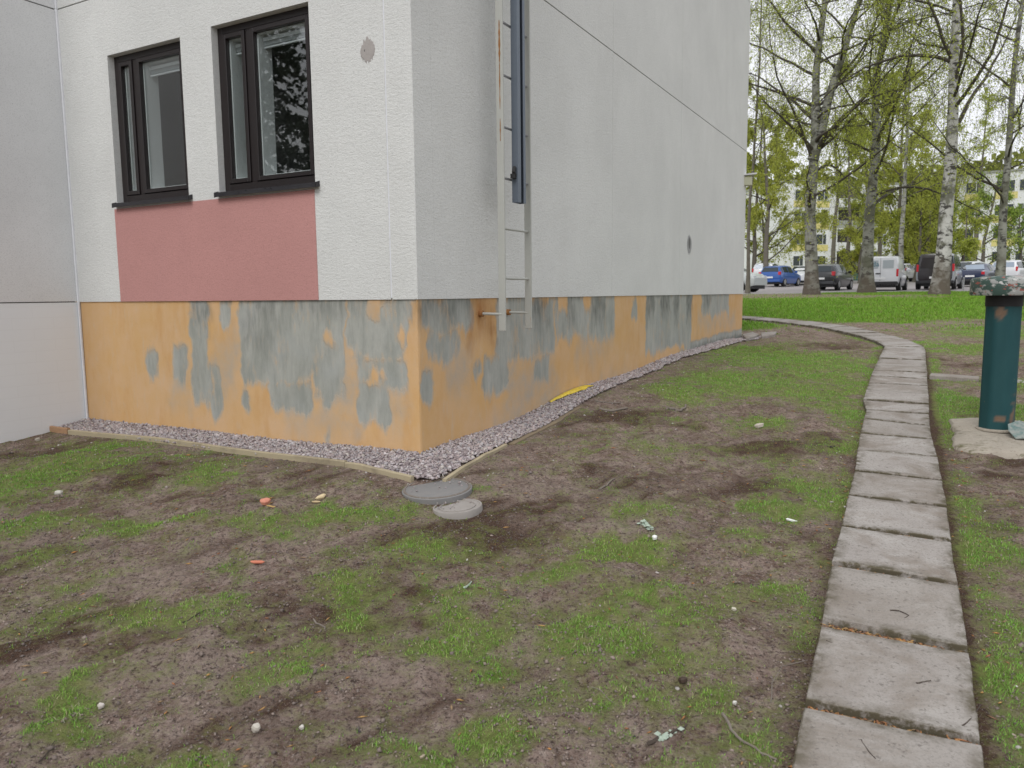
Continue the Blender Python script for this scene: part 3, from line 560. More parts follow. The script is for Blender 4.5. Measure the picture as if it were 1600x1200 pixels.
# ------------------------------------------------------------------ ladder
LO = .20
def onl(px, py, off=LO): return onwall(px, py, 'R', off)
uA = onl(783, 300)[0]; uB = onl(824.5, 300)[0]; zb = onl(785, 517)[1]; zb2 = onl(827, 513)[1]
lad = empty('wall_ladder', (*(Cc+Rv*uA+nR*LO), zb), 'pale rusting steel ladder fixed to the gable above the plinth', 'ladder')
def lp(u, off, z):
    q = Rv*(u-uA)+nR*(off-LO); return (q[0], q[1], z-zb)
def lbox(u0, u1, o0, o1, z0, z1): 
    return MB().box(lp(u0, o0, z0), tuple(np.append(Rv*(u1-u0), 0)), tuple(np.append(nR*(o1-o0), 0)), (0, 0, z1-z0))
ZT = EYE+5
lbox(uA-.008, uA+.008, LO-.03, LO+.03, zb, ZT).build('stile', m_ladder, lad, bevel=.002)
lbox(uB-.008, uB+.008, LO-.03, LO+.03, zb2, ZT).build('stile', m_ladder, lad, bevel=.002)
for k, py in enumerate((357.5, 435)): pass
z1_ = onl(790, 357.5)[1]; z2_ = onl(790, 435)[1]; stp = z1_-z2_
for k in range(14):
    z = z2_+stp*k
    MB().tube([lp(uA, LO, z), lp(uB, LO, z)], .0095, 8).build('rung', m_rung if k > 1 else m_ladder, lad, True)
zbr = zb+.13
for u in (uA, uB):
    o = MB(); o.tube([lp(u, LO, zbr), lp(u, 0, zbr+.005)], .011, 8); o.build('wall_bracket', m_ladder, lad, True)
    o = MB(); o.tube([lp(u, .022, zbr+.005), lp(u, -.02, zbr+.005)], .026, 10); o.build('wall_plate', m_rustc, lad, True)
for z in (EYE+3.2,):
    for u in (uA, uB): MB().tube([lp(u, LO-.02, z), lp(u, 0.001, z)], .010, 6).build('wall_bracket', m_ladder, lad, True)
def rustpatch(u, o0, z0, z1, w):
    V = []; K = 10
    for i in range(K+1):
        z = z0+(z1-z0)*i/K; ww = w*(.35+.65*random.random())*math.sin(math.pi*min(.95, .08+i/K*.9))**.4
        V += [lp(uA-.0095, o0-ww, z), lp(uA-.0095, o0+ww, z)]
    F = [(2*i, 2*i+1, 2*i+3, 2*i+2) for i in range(K)]
    mb = MB(); mb.add(V, F); return mb
for px0, py0, py1, w_ in ((777, 30, 95, .013), (779, 95, 170, .006), (780, 185, 220, .006)):
    zA = onl(px0, py1)[1]; zB = onl(px0, py0)[1]; rustpatch(uA, LO+.004, zA, zB, w_).build('rust_streak', m_rustc, lad)
# slate blue fall arrest rail bolted to the rungs
uC = (onl(803, 200, LO+.05)[0]+onl(818, 200, LO+.05)[0])/2; zr = onl(810, 317, LO+.05)[1]; hw = abs(onl(803, 200, LO+.05)[0]-onl(818, 200, LO+.05)[0])/2*.8
rl = MB()
for a, b, c_, d in ((-hw, -hw+.006, .02, .075), (hw-.006, hw, .02, .075), (-hw+.006, hw-.006, .02, .026), (-hw+.006, -hw*.25, .069, .075), (hw*.45, hw-.006, .069, .075)):
    rl.box(lp(uC+a, LO+c_, zr), tuple(np.append(Rv*(b-a), 0)), tuple(np.append(nR*(d-c_), 0)), (0, 0, ZT-zr))
rl.build('safety_rail', m_rail, lad)
zl = onl(800, 272, LO+.05)[1]; o = MB()
o.tube([lp(uC-hw-.012, LO+.05, zl+.06), lp(uC-hw-.03, LO+.05, zl+.02), lp(uC-hw-.012, LO+.05, zl)], .014, 8); o.box(lp(uC-hw-.045, LO+.03, zl-.03), tuple(np.append(Rv*.05, 0)), tuple(np.append(nR*.03, 0)), (0, 0, .035)); o.build('padlock', m_black, lad, True)

# ------------------------------------------------------------------ gravel strip, edging boards
eL = [gp(75, 672), gp(300, 700), gp(540, 728), gp(645, 751)]
cor = gp(668, 753)
eR = [gp(690, 752), gp(790, 697), gp(905, 636), gp(952, 610), gp(1060, 566), gp(1160, 536)]
def tz(p, dz=0): return (p[0], p[1], float(G(p[0], p[1]))+dz)
def board(a, b, mat, label, w_=.032, h=.10, up=.035, seg=8, wob=.004):
    a = np.array(a); b = np.array(b); d = (b-a)/np.linalg.norm(b-a); nn = np.array([-d[1], d[0]]); V = []; F = []
    c0 = empty('edging_board', tz(a), label, 'edging board', 'timber edging boards of the gravel strip'); z0 = tz(a)[2]
    for i in range(seg+1):
        p = a+(b-a)*i/seg; s = random.uniform(-wob, wob); zz = tz(p)[2]+up+random.uniform(-.003, .003)-z0
        for o, h_ in ((-w_/2, zz-h), (w_/2, zz-h), (w_/2, zz-.004), (w_/2-.004, zz), (-w_/2+.004, zz), (-w_/2, zz-.004)):
            q = p-a+nn*(o+s); V.append((q[0], q[1], h_))
    for i in range(seg):
        for k in range(6): F.append((i*6+k, i*6+(k+1) % 6, (i+1)*6+(k+1) % 6, (i+1)*6+k))
    F += [tuple(range(6))[::-1], tuple(range(seg*6, seg*6+6))]
    me = bpy.data.meshes.new('board'); me.from_pydata(V, [], F); me.update()
    bpy.data.objects.remove(c0); o = link('edging_board', me, None, mat); o.location = tz(a); return tag(o, label, 'edging board', 'timber edging boards of the gravel strip')
e0 = eL[0]; e1 = gp(108, 677)
board(e0, e1+(e1-e0)*.0, m_edgeo, 'short orange brown timber edging piece against the left wing wall', up=.045)
board(e1+(eL[2]-e1)*.004, eL[2], m_edgew, 'long pale timber edging board below the left facade')
board(eL[2]+(eL[3]-eL[2])*.01, eL[3], m_edgew, 'second pale edging board ending at the large manhole cover', up=.03)
board(eR[0]+np.array([.02, .0]), eR[1], m_edgew, 'edging board running from the manhole covers along the gable', w_=.028, up=.018)
board(eR[1]+(eR[2]-eR[1])*.05, eR[2], m_edged, 'soil stained half buried edging board along the gable middle', w_=.05, up=.008, wob=.016)
# gravel: bed sheet + stones
inner = []; outer = []
def inband(x, y):
    """inside the gravel strip?"""
    uR, dR, uL, dL = wallcoord(x, y)
    r = np.zeros_like(x, bool)
    # band outline from the boards
    def off_of(pts, t_, n_):
        us = [(p-Cc) @ t_ for p in pts]; ds = [(p-Cc) @ n_ for p in pts]; o = np.argsort(us); return np.array(us)[o], np.array(ds)[o]
    a, b = off_of(eL+[cor], Lv, nL); c, d = off_of([cor]+eR, Rv, nR)
    sL = np.interp(uL, a, b); sR = np.interp(uR, c, d)
    r |= (dL > -.02) & (dL < sL-.012) & (uL > a[0]-.0) & (uL < LL) & (dR < sR if True else True)
    r |= (dR > -.02) & (dR < sR-.012) & (uR > c[0]-.0) & (uR < LR+.2) & (dL < np.interp(np.clip(uL, a[0], a[-1]), a, b))
    wob = (fbm(x, y, 6, 3, 3)-.5)*.12
    r &= ~((uR > 3.2) & (dR > sR-.06+wob))
    return r
m_bed = M('gravel_bed', (.25, .2, .2), .95); n = N(m_bed); v = n.vor(70, out='Color'); c = n.mix(n.mr(n.noise(90, 3), .3, .7), (.2, .16, .165), (.42, .36, .38)); n.col(c); n.bump(n.vor(65), .9, .012)
gx, gy = np.meshgrid(np.arange(-4.6, 5.6, .04), np.arange(4.6, 15.6, .04)); qx = gx.ravel(); qy = gy.ravel(); inn_ = inband(qx, qy); qi = np.arange(len(qx)).reshape(gx.shape)
F = np.stack([qi[:-1, :-1], qi[:-1, 1:], qi[1:, 1:], qi[1:, :-1]], -1).reshape(-1, 4); F = F[inn_[F].all(1)]
used = np.unique(F); mp = -np.ones(len(qx), int); mp[used] = np.arange(len(used)); 
tag(arr_mesh('gravel_bed', np.stack([qx[used], qy[used], G(qx[used], qy[used])+.006+.01*fbm(qx[used], qy[used], 9, 2, 4)], 1), mp[F], m_bed, smooth=True), kind='structure')

ICO = []
t_ = (1+5**.5)/2
for s1 in (-1, 1):
    for s2 in (-1, 1): ICO += [(0, s1, s2*t_), (s1, s2*t_, 0), (s2*t_, 0, s1)]
ICO = np.array(ICO, float); ICO /= np.linalg.norm(ICO[0])
from itertools import combinations
el = min(np.linalg.norm(a-b) for a, b in combinations(ICO, 2))
ICF = np.array([(i, j, k) if np.dot(np.cross(ICO[j]-ICO[i], ICO[k]-ICO[i]), ICO[i]) > 0 else (i, k, j) for i, j, k in combinations(range(12), 3) if max(np.linalg.norm(ICO[i]-ICO[j]), np.linalg.norm(ICO[j]-ICO[k]), np.linalg.norm(ICO[i]-ICO[k])) < el*1.1])
OCT = np.array([(1, 0, 0), (-1, 0, 0), (0, 1, 0), (0, -1, 0), (0, 0, 1), (0, 0, -1)], float)
OCF = np.array([(0, 2, 4), (2, 1, 4), (1, 3, 4), (3, 0, 4), (2, 0, 5), (1, 2, 5), (3, 1, 5), (0, 3, 5)])
def scatter(name, x, y, z, r, base, faces, colors, mat, flat=.6, rough=.25, stretch=None):
    k = len(x); b = len(base); P = base[None]*(1+rough*(rng.random((k, b, 1))-.5)*2)
    sc3 = rng.uniform(.7, 1.3, (k, 1, 3)); sc3[:, :, 2] *= flat
    if stretch is not None: sc3[:, :, 0] *= stretch
    P = P*sc3*r[:, None, None]
    a = rng.uniform(0, 2*math.pi, k); ti = rng.normal(0, .35, k)
    ct, st_2 = np.cos(ti)[:, None], np.sin(ti)[:, None]; y_, z_ = P[:, :, 1]*ct-P[:, :, 2]*st_2, P[:, :, 1]*st_2+P[:, :, 2]*ct; P[:, :, 1] = y_; P[:, :, 2] = z_
    ca, sa = np.cos(a)[:, None], np.sin(a)[:, None]; x_, y_ = P[:, :, 0]*ca-P[:, :, 1]*sa, P[:, :, 0]*sa+P[:, :, 1]*ca
    V = np.stack([x_+x[:, None], y_+y[:, None], P[:, :, 2]+z[:, None]], -1).reshape(-1, 3)
    F = (faces[None]+np.arange(k)[:, None, None]*b).reshape(-1, 3)
    C = np.repeat(np.concatenate([colors, np.ones((k, 1))], 1), b, 0)
    return arr_mesh(name, V, F, mat, cols={'tint': C})
def pick(pal, k, var=.15):
    pal = np.array(pal); c = pal[rng.integers(0, len(pal), k)]; return np.clip(c*(1+var*rng.normal(size=(k, 1))), .01, 1)
GRV = [(.40, .345, .34), (.45, .395, .40), (.34, .285, .285), (.50, .46, .46), (.26, .21, .21), (.43, .35, .335), (.38, .355, .365), (.46, .42, .385)]
K = 430000; x = rng.uniform(-4.6, 5.4, K); y = rng.uniform(4.6, 15.6, K); ok = inband(x, y) & (rng.random(K) < np.clip(1.15-(y-5)/14, .35, 1)); x = x[ok][:19000]; y = y[ok][:19000]
r_ = rng.uniform(.006, .0145, len(x))*(1+.6*(rng.random(len(x)) < .1))*(1+np.clip(y-8, 0, 8)*.05)*.85
tag(scatter('gravel', x, y, G(x, y)+.014+r_*.3, r_, ICO, ICF, pick(GRV, len(x)), m_stone, .75), 'mauve grey crushed gravel filling the strip along the plinth', 'gravel', kind='stuff')
# spilled gravel and pebbles on the soil
def offwall(x, y):
    uR, dR, uL, dL = wallcoord(x, y); return np.where(uR > LR+.15, 9., np.maximum(dR, dL))
K = 12000; x = rng.uniform(-5, 6, K); y = rng.uniform(1.2, 13, K); ow = offwall(x, y); keep = (ow > .02) & (~inband(x, y)) & (pathdist(x, y) > .3)
pr_ = .07+1.6*np.exp(-np.clip(ow-.35, 0, 9)/.28)+.25*(np.abs(pathdist(x, y)-.36) < .08); cl = fbm(x, y, 2.2, 3, 66); pr_ = pr_*(.3+2.2*np.clip(cl-.4, 0, 1)); keep &= rng.random(K) < pr_
x = x[keep]; y = y[keep]; r_ = rng.uniform(.003, .0095, len(x))*(1+.5*(rng.random(len(x)) < .06))
tag(scatter('pebbles', x, y, Gm(x, y)+r_*.25, r_, ICO, ICF, pick([(.45, .41, .38), (.36, .31, .28), (.55, .52, .48), (.27, .22, .2), (.42, .33, .28)], len(x)), m_stone), 'scattered pale pebbles lying on the bare soil', 'pebbles', kind='stuff')
# a little gravel kicked onto the covers
K = 70; c_ = rng.integers(0, 2, K); a_ = rng.uniform(0, 6.28, K); q_ = rng.random(K)**.5*np.where(c_ == 0, .2, .13); x = np.array([CV[i][0] for i in c_])+q_*np.cos(a_); y = np.array([CV[i][1] for i in c_])+q_*np.sin(a_); r_ = rng.uniform(.003, .008, K)
tag(scatter('grit', x, y, Gm(x, y)+.019+r_*.3, r_, ICO, ICF, pick(GRV, K), m_stone), 'grit kicked onto the two manhole covers', 'grit', kind='stuff')
# soil crumbs
K = 150000; x = rng.uniform(-5, 5.5, K); y = 1.2+rng.random(K)**1.5*10; keep = (offwall(x, y) > .3) & (pathdist(x, y) > .29) & (fbm(x, y, 3.3, 4, 15)+.35*rng.random(K) > .62) & (np.abs(x) < 1.1+y*.85)
x = x[keep][:42000]; y = y[keep][:42000]; r_ = rng.uniform(.003, .010, len(x))*(.75+.6*(rng.random(len(x)) < .05))
g1, d1, l1 = fields(x, y)
cc = np.array([.235, .185, .155])[None]*(1-.5*d1[:, None])*(1+.25*rng.normal(size=(len(x), 1))); 
tag(scatter('soil_crumbs', x, y, Gm(x, y)+r_*.2, r_, OCT, OCF, np.clip(cc, .03, .4), m_stone, .7, .4), 'crumbly clods of brown soil across the bare lawn', 'soil', kind='stuff')

# ------------------------------------------------------------------ pavers
PATH = empty('path', (float(P0[0]), float(P0[1]), float(G(*P0))), kind='structure'); PO = np.array([P0[0], P0[1], float(G(*P0))])
def paver(c4, h=.026, parent=PATH):
    """c4: near-left, near-right, far-right, far-left on the ground"""
    c4 = [np.array(q, float) for q in c4]; cen = sum(c4)/4; z = [float(G(q[0], q[1]))+h+random.uniform(-.008, .007) for q in c4]
    rows = 7; V = []; F = []; E_ = []
    rings = [(1.0, -.055, 1), (1.0, -.007, 1), (.0, 0, 0)]
    def ring(ins, dz):
        for i in range(4):
            a, b = c4[i], c4[(i+1) % 4]; 
            for t in (0, .25, .5, .75):
                p = a+(b-a)*t; zz = z[i]+(z[(i+1) % 4]-z[i])*t; d = cen-p; L_ = np.linalg.norm(d); jit = random.uniform(-.003, .003) if ins < .03 else 0
                p = p+d/L_*(ins+jit); V.append((p[0]-PO[0], p[1]-PO[1], zz+dz-PO[2]))
    ring(.003, -.06); ring(.003, -.006); ring(.009, 0); ring(.08, .0)
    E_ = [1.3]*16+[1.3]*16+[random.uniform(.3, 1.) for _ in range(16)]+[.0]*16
    for l in range(3):
        for k in range(16): F.append((l*16+k, l*16+(k+1) % 16, (l+1)*16+(k+1) % 16, (l+1)*16+k))
    F.append(tuple(range(48, 64)))
    me = bpy.data.meshes.new('paver'); me.from_pydata(V, [], F); me.update(); at_ = me.attributes.new('edge', 'FLOAT', 'POINT'); at_.data.foreach_set('value', E_)
    return link('paver', me, parent, m_conc)
for i in range(len(J)-1):
    (a, b), (c, d) = J[i], J[i+1]; v1 = c-a; v2 = d-b; l1 = np.linalg.norm(v1); l2 = np.linalg.norm(v2)
    gA = .026 if i > 3 else .034; gB = .018; q = (b-a)*.0
    if i == 3: gB = .03
    paver([a+v1/l1*gA, b+v2/l2*gA, d-v2/l2*gB, c-v1/l1*gB], h=.028 if i % 3 else .022)
# the leg that turns behind the building
pts = farleg; seglen = [0]
dense = []
for i in range(len(pts)-1):
    for t in np.linspace(0, 1, 30, endpoint=False): dense.append(pts[i]+(pts[i+1]-pts[i])*t)
dense = np.array(dense); k_ = 13; ker = np.ones(k_)/k_; dpad = np.concatenate([np.repeat(dense[:1], 6, 0), dense, np.repeat(dense[-1:], 6, 0)]); dense = np.stack([np.convolve(dpad[:, 0], ker, 'valid'), np.convolve(dpad[:, 1], ker, 'valid')], 1)
cum = np.concatenate([[0], np.cumsum(np.linalg.norm(np.diff(dense, axis=0), axis=1))])
def pd_(s): return np.array([np.interp(s, cum, dense[:, 0]), np.interp(s, cum, dense[:, 1])])
s = .0; prev = None
mid_end = (J[-1][0], J[-1][1])
while s+.56 < cum[-1]:
    q = []
    for ss in (s+.012, s+.548):
        p = pd_(ss); t = pd_(ss+.15)-pd_(max(ss-.15, 0)); t /= np.linalg.norm(t); nn = np.array([t[1], -t[0]]); q.append((p-nn*.28, p+nn*.28))
    if s < .02: q[0] = (mid_end[0]+PD*.02, mid_end[1]+PD*.02)
    paver([q[0][0], q[0][1], q[1][1], q[1][0]], h=.025); s += .56

# kerb strip to the right behind the bollard
K0, K1, K2 = gp(1453, 589), gp(1532, 594.5), gp(1640, 604)
kerb = empty('kerb_strip', tz(K0), kind='structure'); ko = np.array(tz(K0))
for (a, b, f0, f1) in ((K0, K1, 0, .97), (K1, K2, .02, .6), (K1, K2, .62, 1.2)):
    A = a+(b-a)*f0; C_ = a+(b-a)*f1; d = (C_-A)/np.linalg.norm(C_-A); nn = np.array([-d[1], d[0]]); w_ = .09
    c4 = [A-nn*w_, C_-nn*w_, C_+nn*w_, A+nn*w_]; V = [(p[0]-ko[0], p[1]-ko[1], float(G(*p))+dz-ko[2]) for dz in (-.05, .035) for p in c4]
    MB().add(V, [(3, 2, 1, 0), (4, 5, 6, 7), (0, 1, 5, 4), (1, 2, 6, 5), (2, 3, 7, 6), (3, 0, 4, 7)]).build('kerb_stone', m_conc, kerb, bevel=.008)

# concrete pad under the bollard (irregular)
pc = [(1481, 656), (1530, 655), (1600, 660), (1680, 668), (1700, 700), (1640, 716), (1600, 713), (1560, 709), (1520, 706), (1494, 700), (1489, 684), (1500, 676), (1486, 668)]
pg = [gp(*q) for q in pc]; PC = sum(pg)/len(pg); V = []; F = []; ringn = []
dens = []
for i in range(len(pg)):
    for t in (0, .33, .66): q = pg[i]+(pg[(i+1) % len(pg)]-pg[i])*t; q = q+np.array([random.uniform(-.02, .02), random.uniform(-.02, .02)]); dens.append(q)
n_ = len(dens)
for sc, dz in ((1.03, -.05), (1.0, .008), (.95, .022), (.6, .028), (.25, .026), (.0, .028)):
    for q in dens: p = PC+(q-PC)*sc; V.append((p[0], p[1], float(G(p[0], p[1]))+dz+(random.uniform(-.006, .006) if 0 < sc < 1.02 else 0)))
for l in range(5):
    for k in range(n_): F.append((l*n_+k, l*n_+(k+1) % n_, (l+1)*n_+(k+1) % n_, (l+1)*n_+k))
F = [f[::-1] for f in F]
pad = arr_mesh('concrete_pad', V, F, m_pad, smooth=False); tag(pad, kind='structure')

# ------------------------------------------------------------------ bollard
bp = gp(1556, 676); bz = float(G(*bp))+.03; D_ = bp[1]
zt = at(1570, 459, D_)[2]-bz; rb = .132
bo = empty('bollard_light', (bp[0], bp[1], bz), 'thick teal painted bollard with flaking silver cap on a concrete pad', 'bollard')
nseg = 40; V = []; F = []; ch = []
for i in range(49):
    z = zt*i/48
    for k in range(nseg):
        a = 2*math.pi*k/nseg
        # octagonal tube with soft corners
        oct_ = 1/ max(math.cos((a+rad(12)) % (math.pi/4)-math.pi/8), .01)*math.cos(math.pi/8); rr = rb*(.1+.9*min(oct_*1.01, 1.07))
        V.append((rr*math.cos(a), rr*math.sin(a), z))
        wy, wx = z, a
        dirc = math.atan2(-bp[1], -bp[0]); da = (a-dirc+math.pi) % (2*math.pi)-math.pi
        c1 = math.exp(-(((da+.12)/.32)**2+((z-zt*.865)/.07)**2)); c2 = .9*math.exp(-(((da-.15)/.5)**2+((z-.10)/.025)**2)) if abs(da) < 1 else 0
        c3 = .8*math.exp(-(((da-.95)/.14)**2+((z-.1)/.22)**2))
        ch.append(min(1, max(0, (max(c1, c2, c3)+.7*(float(vn(a*9, z*30, 1, 5))-.5)-.35)*3)))
for i in range(48):
    for k in range(nseg): F.append((i*nseg+k, i*nseg+(k+1) % nseg, (i+1)*nseg+(k+1) % nseg, (i+1)*nseg+k))
arr_mesh('post', V, F, m_teal, bo, True, attrs={'chip': ch})
rc = rb*1.86; MB().lathe([(rb*.9, -.012), (rc*.97, -.012), (rc, -.002), (rc, .10), (rc*.985, .118), (rc*.93, .130), (rc*.6, .142), (.02, .146)], 48, (0, 0, zt)).build('cap', m_cap, bo, True)
MB().lathe([(rb*.97, -.10), (rb*1.0, -.10), (rb*1.0, -.005), (rb*.9, -.005)], 32, (0, 0, zt)).build('painted_shade_band', m_black, bo, True)  # black band puts the shade under the cap into colour
MB().lathe([(rb*1.12, 0), (rb*1.12, .012), (rb*1.0, .02)], 32, (0, 0, -.006)).build('base_flange', m_pad, bo, True)
# flaked sheet lying at its foot
fp = gp(1592, 690); fr_ = MB(); fr_.add([(-.06, -.05, .0), (.07, -.11, .02), (.15, .02, .05), (.08, .13, .11), (-.05, .07, .09), (-.075, .02, .05)]+[(-.06, -.05, .008), (.07, -.11, .028), (.15, .02, .058), (.08, .13, .118), (-.05, .07, .098), (-.075, .02, .058)], [(5, 4, 3, 2, 1, 0), (6, 7, 8, 9, 10, 11)]+[(i, (i+1) % 6, (i+1) % 6+6, i+6) for i in range(6)])
m_fl = M('pale_teal_flake', (.12, .19, .18), .7); n = N(m_fl); n.col(n.mix(n.mr(n.noise(25, 5), .4, .6), (.11, .18, .17), (.25, .27, .25)))
o = fr_.build('metal_fragment', m_fl); o.location = (fp[0], fp[1], float(G(*fp))+.03); tag(o, 'broken grey green sheet piece leaning beside the bollard foot', 'metal fragment')

# ------------------------------------------------------------------ manhole covers
def cover(px, py, R_, tilt, label, mats, h=.011):
    c = gp(px, py); e = empty('manhole_cover', (c[0], c[1], float(Gm(*c))+.008), label, 'manhole cover', 'manhole covers by the building corner'); e.rotation_euler = tilt
    MB().lathe([(R_*.97, -.06), (R_, -.05), (R_, h-.008), (R_*.985, h), (R_*.93, h), (R_*.92, h-.006), (.01, h-.006)], 56).build('lid', mats[0], e, True)
    return e
def rel(px0, px1, py): a, b = gp(px0, py), gp(px1, py); return np.linalg.norm(a-b)/2
e = cover(683, 764, rel(630, 737, 766), (rad(3), rad(-2), 0), 'larger round manhole cover at the tip of the gravel strip', (m_cover,)); RR = rel(630, 737, 766)
MB().lathe([(RR*1.012, -.06), (RR*1.03, -.02), (RR*1.03, .002), (RR*1.002, .006)], 56).build('rim', m_coverb, e, True)
m_cover2 = M('pale_cover', (.33, .3, .28), .85); n = N(m_cover2); n.col(n.mix(n.noise(9, 6, .7), (.25, .225, .205), (.40, .37, .345))); n.bump(n.noise(45, 5), .4, .004)
e = cover(715, 793, rel(676, 754, 795), (rad(1), rad(-4), 0), 'smaller pale round manhole cover in the bare soil', (m_cover2,)); RR = rel(676, 754, 795)
MB().lathe([(RR*.74, .0), (RR*.735, .012), (RR*.70, .012), (RR*.69, .0)], 48).build('ring_ridge', m_cover2, e, True)

# yellow plastic strip folded along the plinth
ya = onwall(862, 626, 'R', .03)[0]; yb = onwall(918, 604, 'R', .03)[0]; us = np.linspace(ya, yb, 9); V = []
for i, u in enumerate(us):
    t = i/8; q0 = Cc+Rv*u+nR*.004; zz = float(G(*q0)); hgt = .028+.016*math.sin(math.pi*min(1, .15+t*.85)); wd = .02+.12*t**1.5*(1 if t < .8 else .6)
    V += [(q0[0], q0[1], zz+hgt), (q0[0]+nR[0]*wd*.55, q0[1]+nR[1]*wd*.55, zz+hgt*.75+.01), (q0[0]+nR[0]*wd, q0[1]+nR[1]*wd, zz+.028+.006*(i % 2))]
V2 = [(a, b, c-.006) for a, b, c in V]; F = []
for i in range(8):
    for k in range(2): F.append((i*3+k, i*3+k+1, i*3+k+4, i*3+k+3)); F.append(tuple(27+j for j in (i*3+k+3, i*3+k+4, i*3+k+1, i*3+k)))
F += [(2, 5, 32, 29), (0, 27, 30, 3)]
for i in range(8): F.append((i*3+2, i*3+29, i*3+32, i*3+5))
mb = MB(); mb.add(V+V2, F[:-10]+F[-8:]); o = mb.build('plastic_sheet', m_yel); tag(o, 'bright yellow plastic sheet end sticking out of the gravel', 'plastic sheet')

# flat stones / slab remains at the far corner
m_slab = m_conc
for (q, lab) in ((((1160, 526), (1176, 522), (1186, 526), (1166, 533)), 'broken pale slab beside the far plinth corner'), (((1189, 523), (1214, 521), (1210, 526), (1190, 529)), 'small flat slab lying right of the broken slab')):
    c4 = [gp(*p) for p in q]; cen = sum(c4)/4; z0 = float(G(*cen)); V = [(p[0]-cen[0], p[1]-cen[1], float(G(*p))-z0+dz) for dz in (-.03, .045) for p in c4]
    o = MB().add(V, [(0, 1, 2, 3), (7, 6, 5, 4), (0, 4, 5, 1), (1, 5, 6, 2), (2, 6, 7, 3), (3, 7, 4, 0)]).build('flat_slab', m_slab, bevel=.01); o.location = (cen[0], cen[1], z0); tag(o, lab, 'slab')

# ------------------------------------------------------------------ sticks, litter
m_stick = M('weathered_twig', (.18, .15, .12), .9); n = N(m_stick); n.col(n.mix(n.noise(40, 4), (.12, .095, .075), (.27, .235, .2)))
m_stickd = M('dark_twig', (.06, .045, .035), .9); m_lich = M('lichen', (.36, .44, .36), .95); n = N(m_lich); n.col(n.mix(n.noise(60, 4), (.26, .34, .26), (.5, .56, .48)))
def stick(pxs, r, label, mat=m_stick, dz=.0, name='twig', cat='twig'):
    P = [gp(*q) for q in pxs]; o = P[0]; z0 = float(Gm(*o)); pts = []
    onp = lambda p: .03 if pathdist(p[0], p[1]) < .27 else .0
    for i in range(len(P)-1):
        for t in (0, .33, .66): p = P[i]+(P[i+1]-P[i])*t; pts.append(p)
    pts.append(P[-1]); V = [(p[0]-o[0]+random.uniform(-1, 1)*r*.6, p[1]-o[1]+random.uniform(-1, 1)*r*.6, float(Gm(*p))+onp(p)*1.3+r*.7+dz-z0) for p in pts]
    rs = [r*(1-.55*i/len(V))*random.uniform(.85, 1.1) for i in range(len(V))]
    ob = MB().tube(V, rs, 6).build(name, mat, None, True); ob.location = (o[0], o[1], z0); return tag(ob, label, cat)
stick([(937, 638), (955, 640), (982, 636)], .016, 'short grey stick near the gravel edge left of the bent stick')
stick([(1043, 642), (1055, 637), (1063, 637), (1073, 632)], .018, 'bent pale stick on dark soil in the lawn middle')
stick([(930, 627), (950, 628), (970, 627)], .009, 'thin pale stick close to the gravel behind the grey stick')
stick([(937, 766), (948, 758), (960, 750)], .007, 'straight brown stick pointing to the gable on bare soil')
stick([(1130, 1116), (1142, 1140), (1160, 1158), (1190, 1172), (1215, 1182)], .006, 'curved brown twig at the bottom beside the path', m_stick)
stick([(1205, 1090), (1207, 1060), (1222, 1036), (1262, 1026)], .0025, 'very thin pale arching twig left of the third paver')
stick([(1291, 1009), (1315, 1020), (1341, 1022)], .0022, 'thin twig lying on the second nearest paver left side', m_stickd)
stick([(1341, 1022), (1334, 1035), (1327, 1047)], .0018, 'fine side twig on the second nearest paver', m_stickd)
stick([(1390, 962), (1405, 964), (1420, 970), (1404, 977)], .0028, 'small hooked twig on the third paver', m_stickd)
stick([(1432, 1080), (1445, 1078), (1455, 1076)], .0055, 'dark stubby twig on the second nearest paver', m_stickd)
stick([(1344, 1168), (1354, 1184), (1368, 1199)], .0032, 'straight dark twig on the nearest paver', m_stickd)
stick([(1504, 1145), (1520, 1132), (1532, 1112)], .003, 'dark curved twig at the right paver edge', m_stickd)
stick([(925, 1065), (945, 1080), (965, 1095)], .0028, 'thin brown twig in the grass at bottom centre')
stick([(285, 975), (300, 968), (328, 958)], .004, 'dark root-like twig in the raked soil on the left', m_stickd)
stick([(490, 960), (505, 975), (508, 985)], .005, 'forked brown twig near a red scrap', m_stick); 
stick([(60, 1198), (75, 1180), (86, 1165)], .003, 'thin dark green stem at the bottom left', m_stickd)
o = stick([(1012, 1156), (1035, 1153), (1055, 1147), (1074, 1138)], .007, 'lichen covered dark branch piece at the bottom centre', m_stickd, name='lichen_branch', cat='branch')
def lumps(parent, pts, r, mat, name):
    k = 40; P = np.array(pts); i = rng.integers(0, len(P)-1, k); t = rng.random(k)[:, None]; q = P[i]*(1-t)+P[i+1]*t+rng.normal(0, .008, (k, 3)); mb = MB()
    for c in q: 
        s = r*random.uniform(.5, 1.2); mb.add([tuple(c+v*s*np.array([1, 1, .7])*random.uniform(.8, 1.2)) for v in OCT], [tuple(f) for f in OCF])
    return mb.build(name, mat, parent)
bpts = [np.array([*(gp(*q)-gp(1012, 1156)), .014]) for q in ((1030, 1153), (1045, 1148), (1062, 1144))]; lumps(o, bpts, .013, m_lich, 'lichen')
o = stick([(1000, 822), (1012, 826), (1016, 838)], .006, 'small lichen grown twig in the grass patch centre', m_stick, name='lichen_branch', cat='branch')
bpts = [np.array([*(gp(*q)-gp(1000, 822)), .014]) for q in ((1000, 822), (1010, 824), (1016, 834))]; lumps(o, bpts, .012, m_lich, 'lichen')
o = stick([(725, 926), (731, 918), (736, 911)], .006, 'pale bluish lichen twig on the soil below the covers', m_lich, name='lichen_branch', cat='branch')
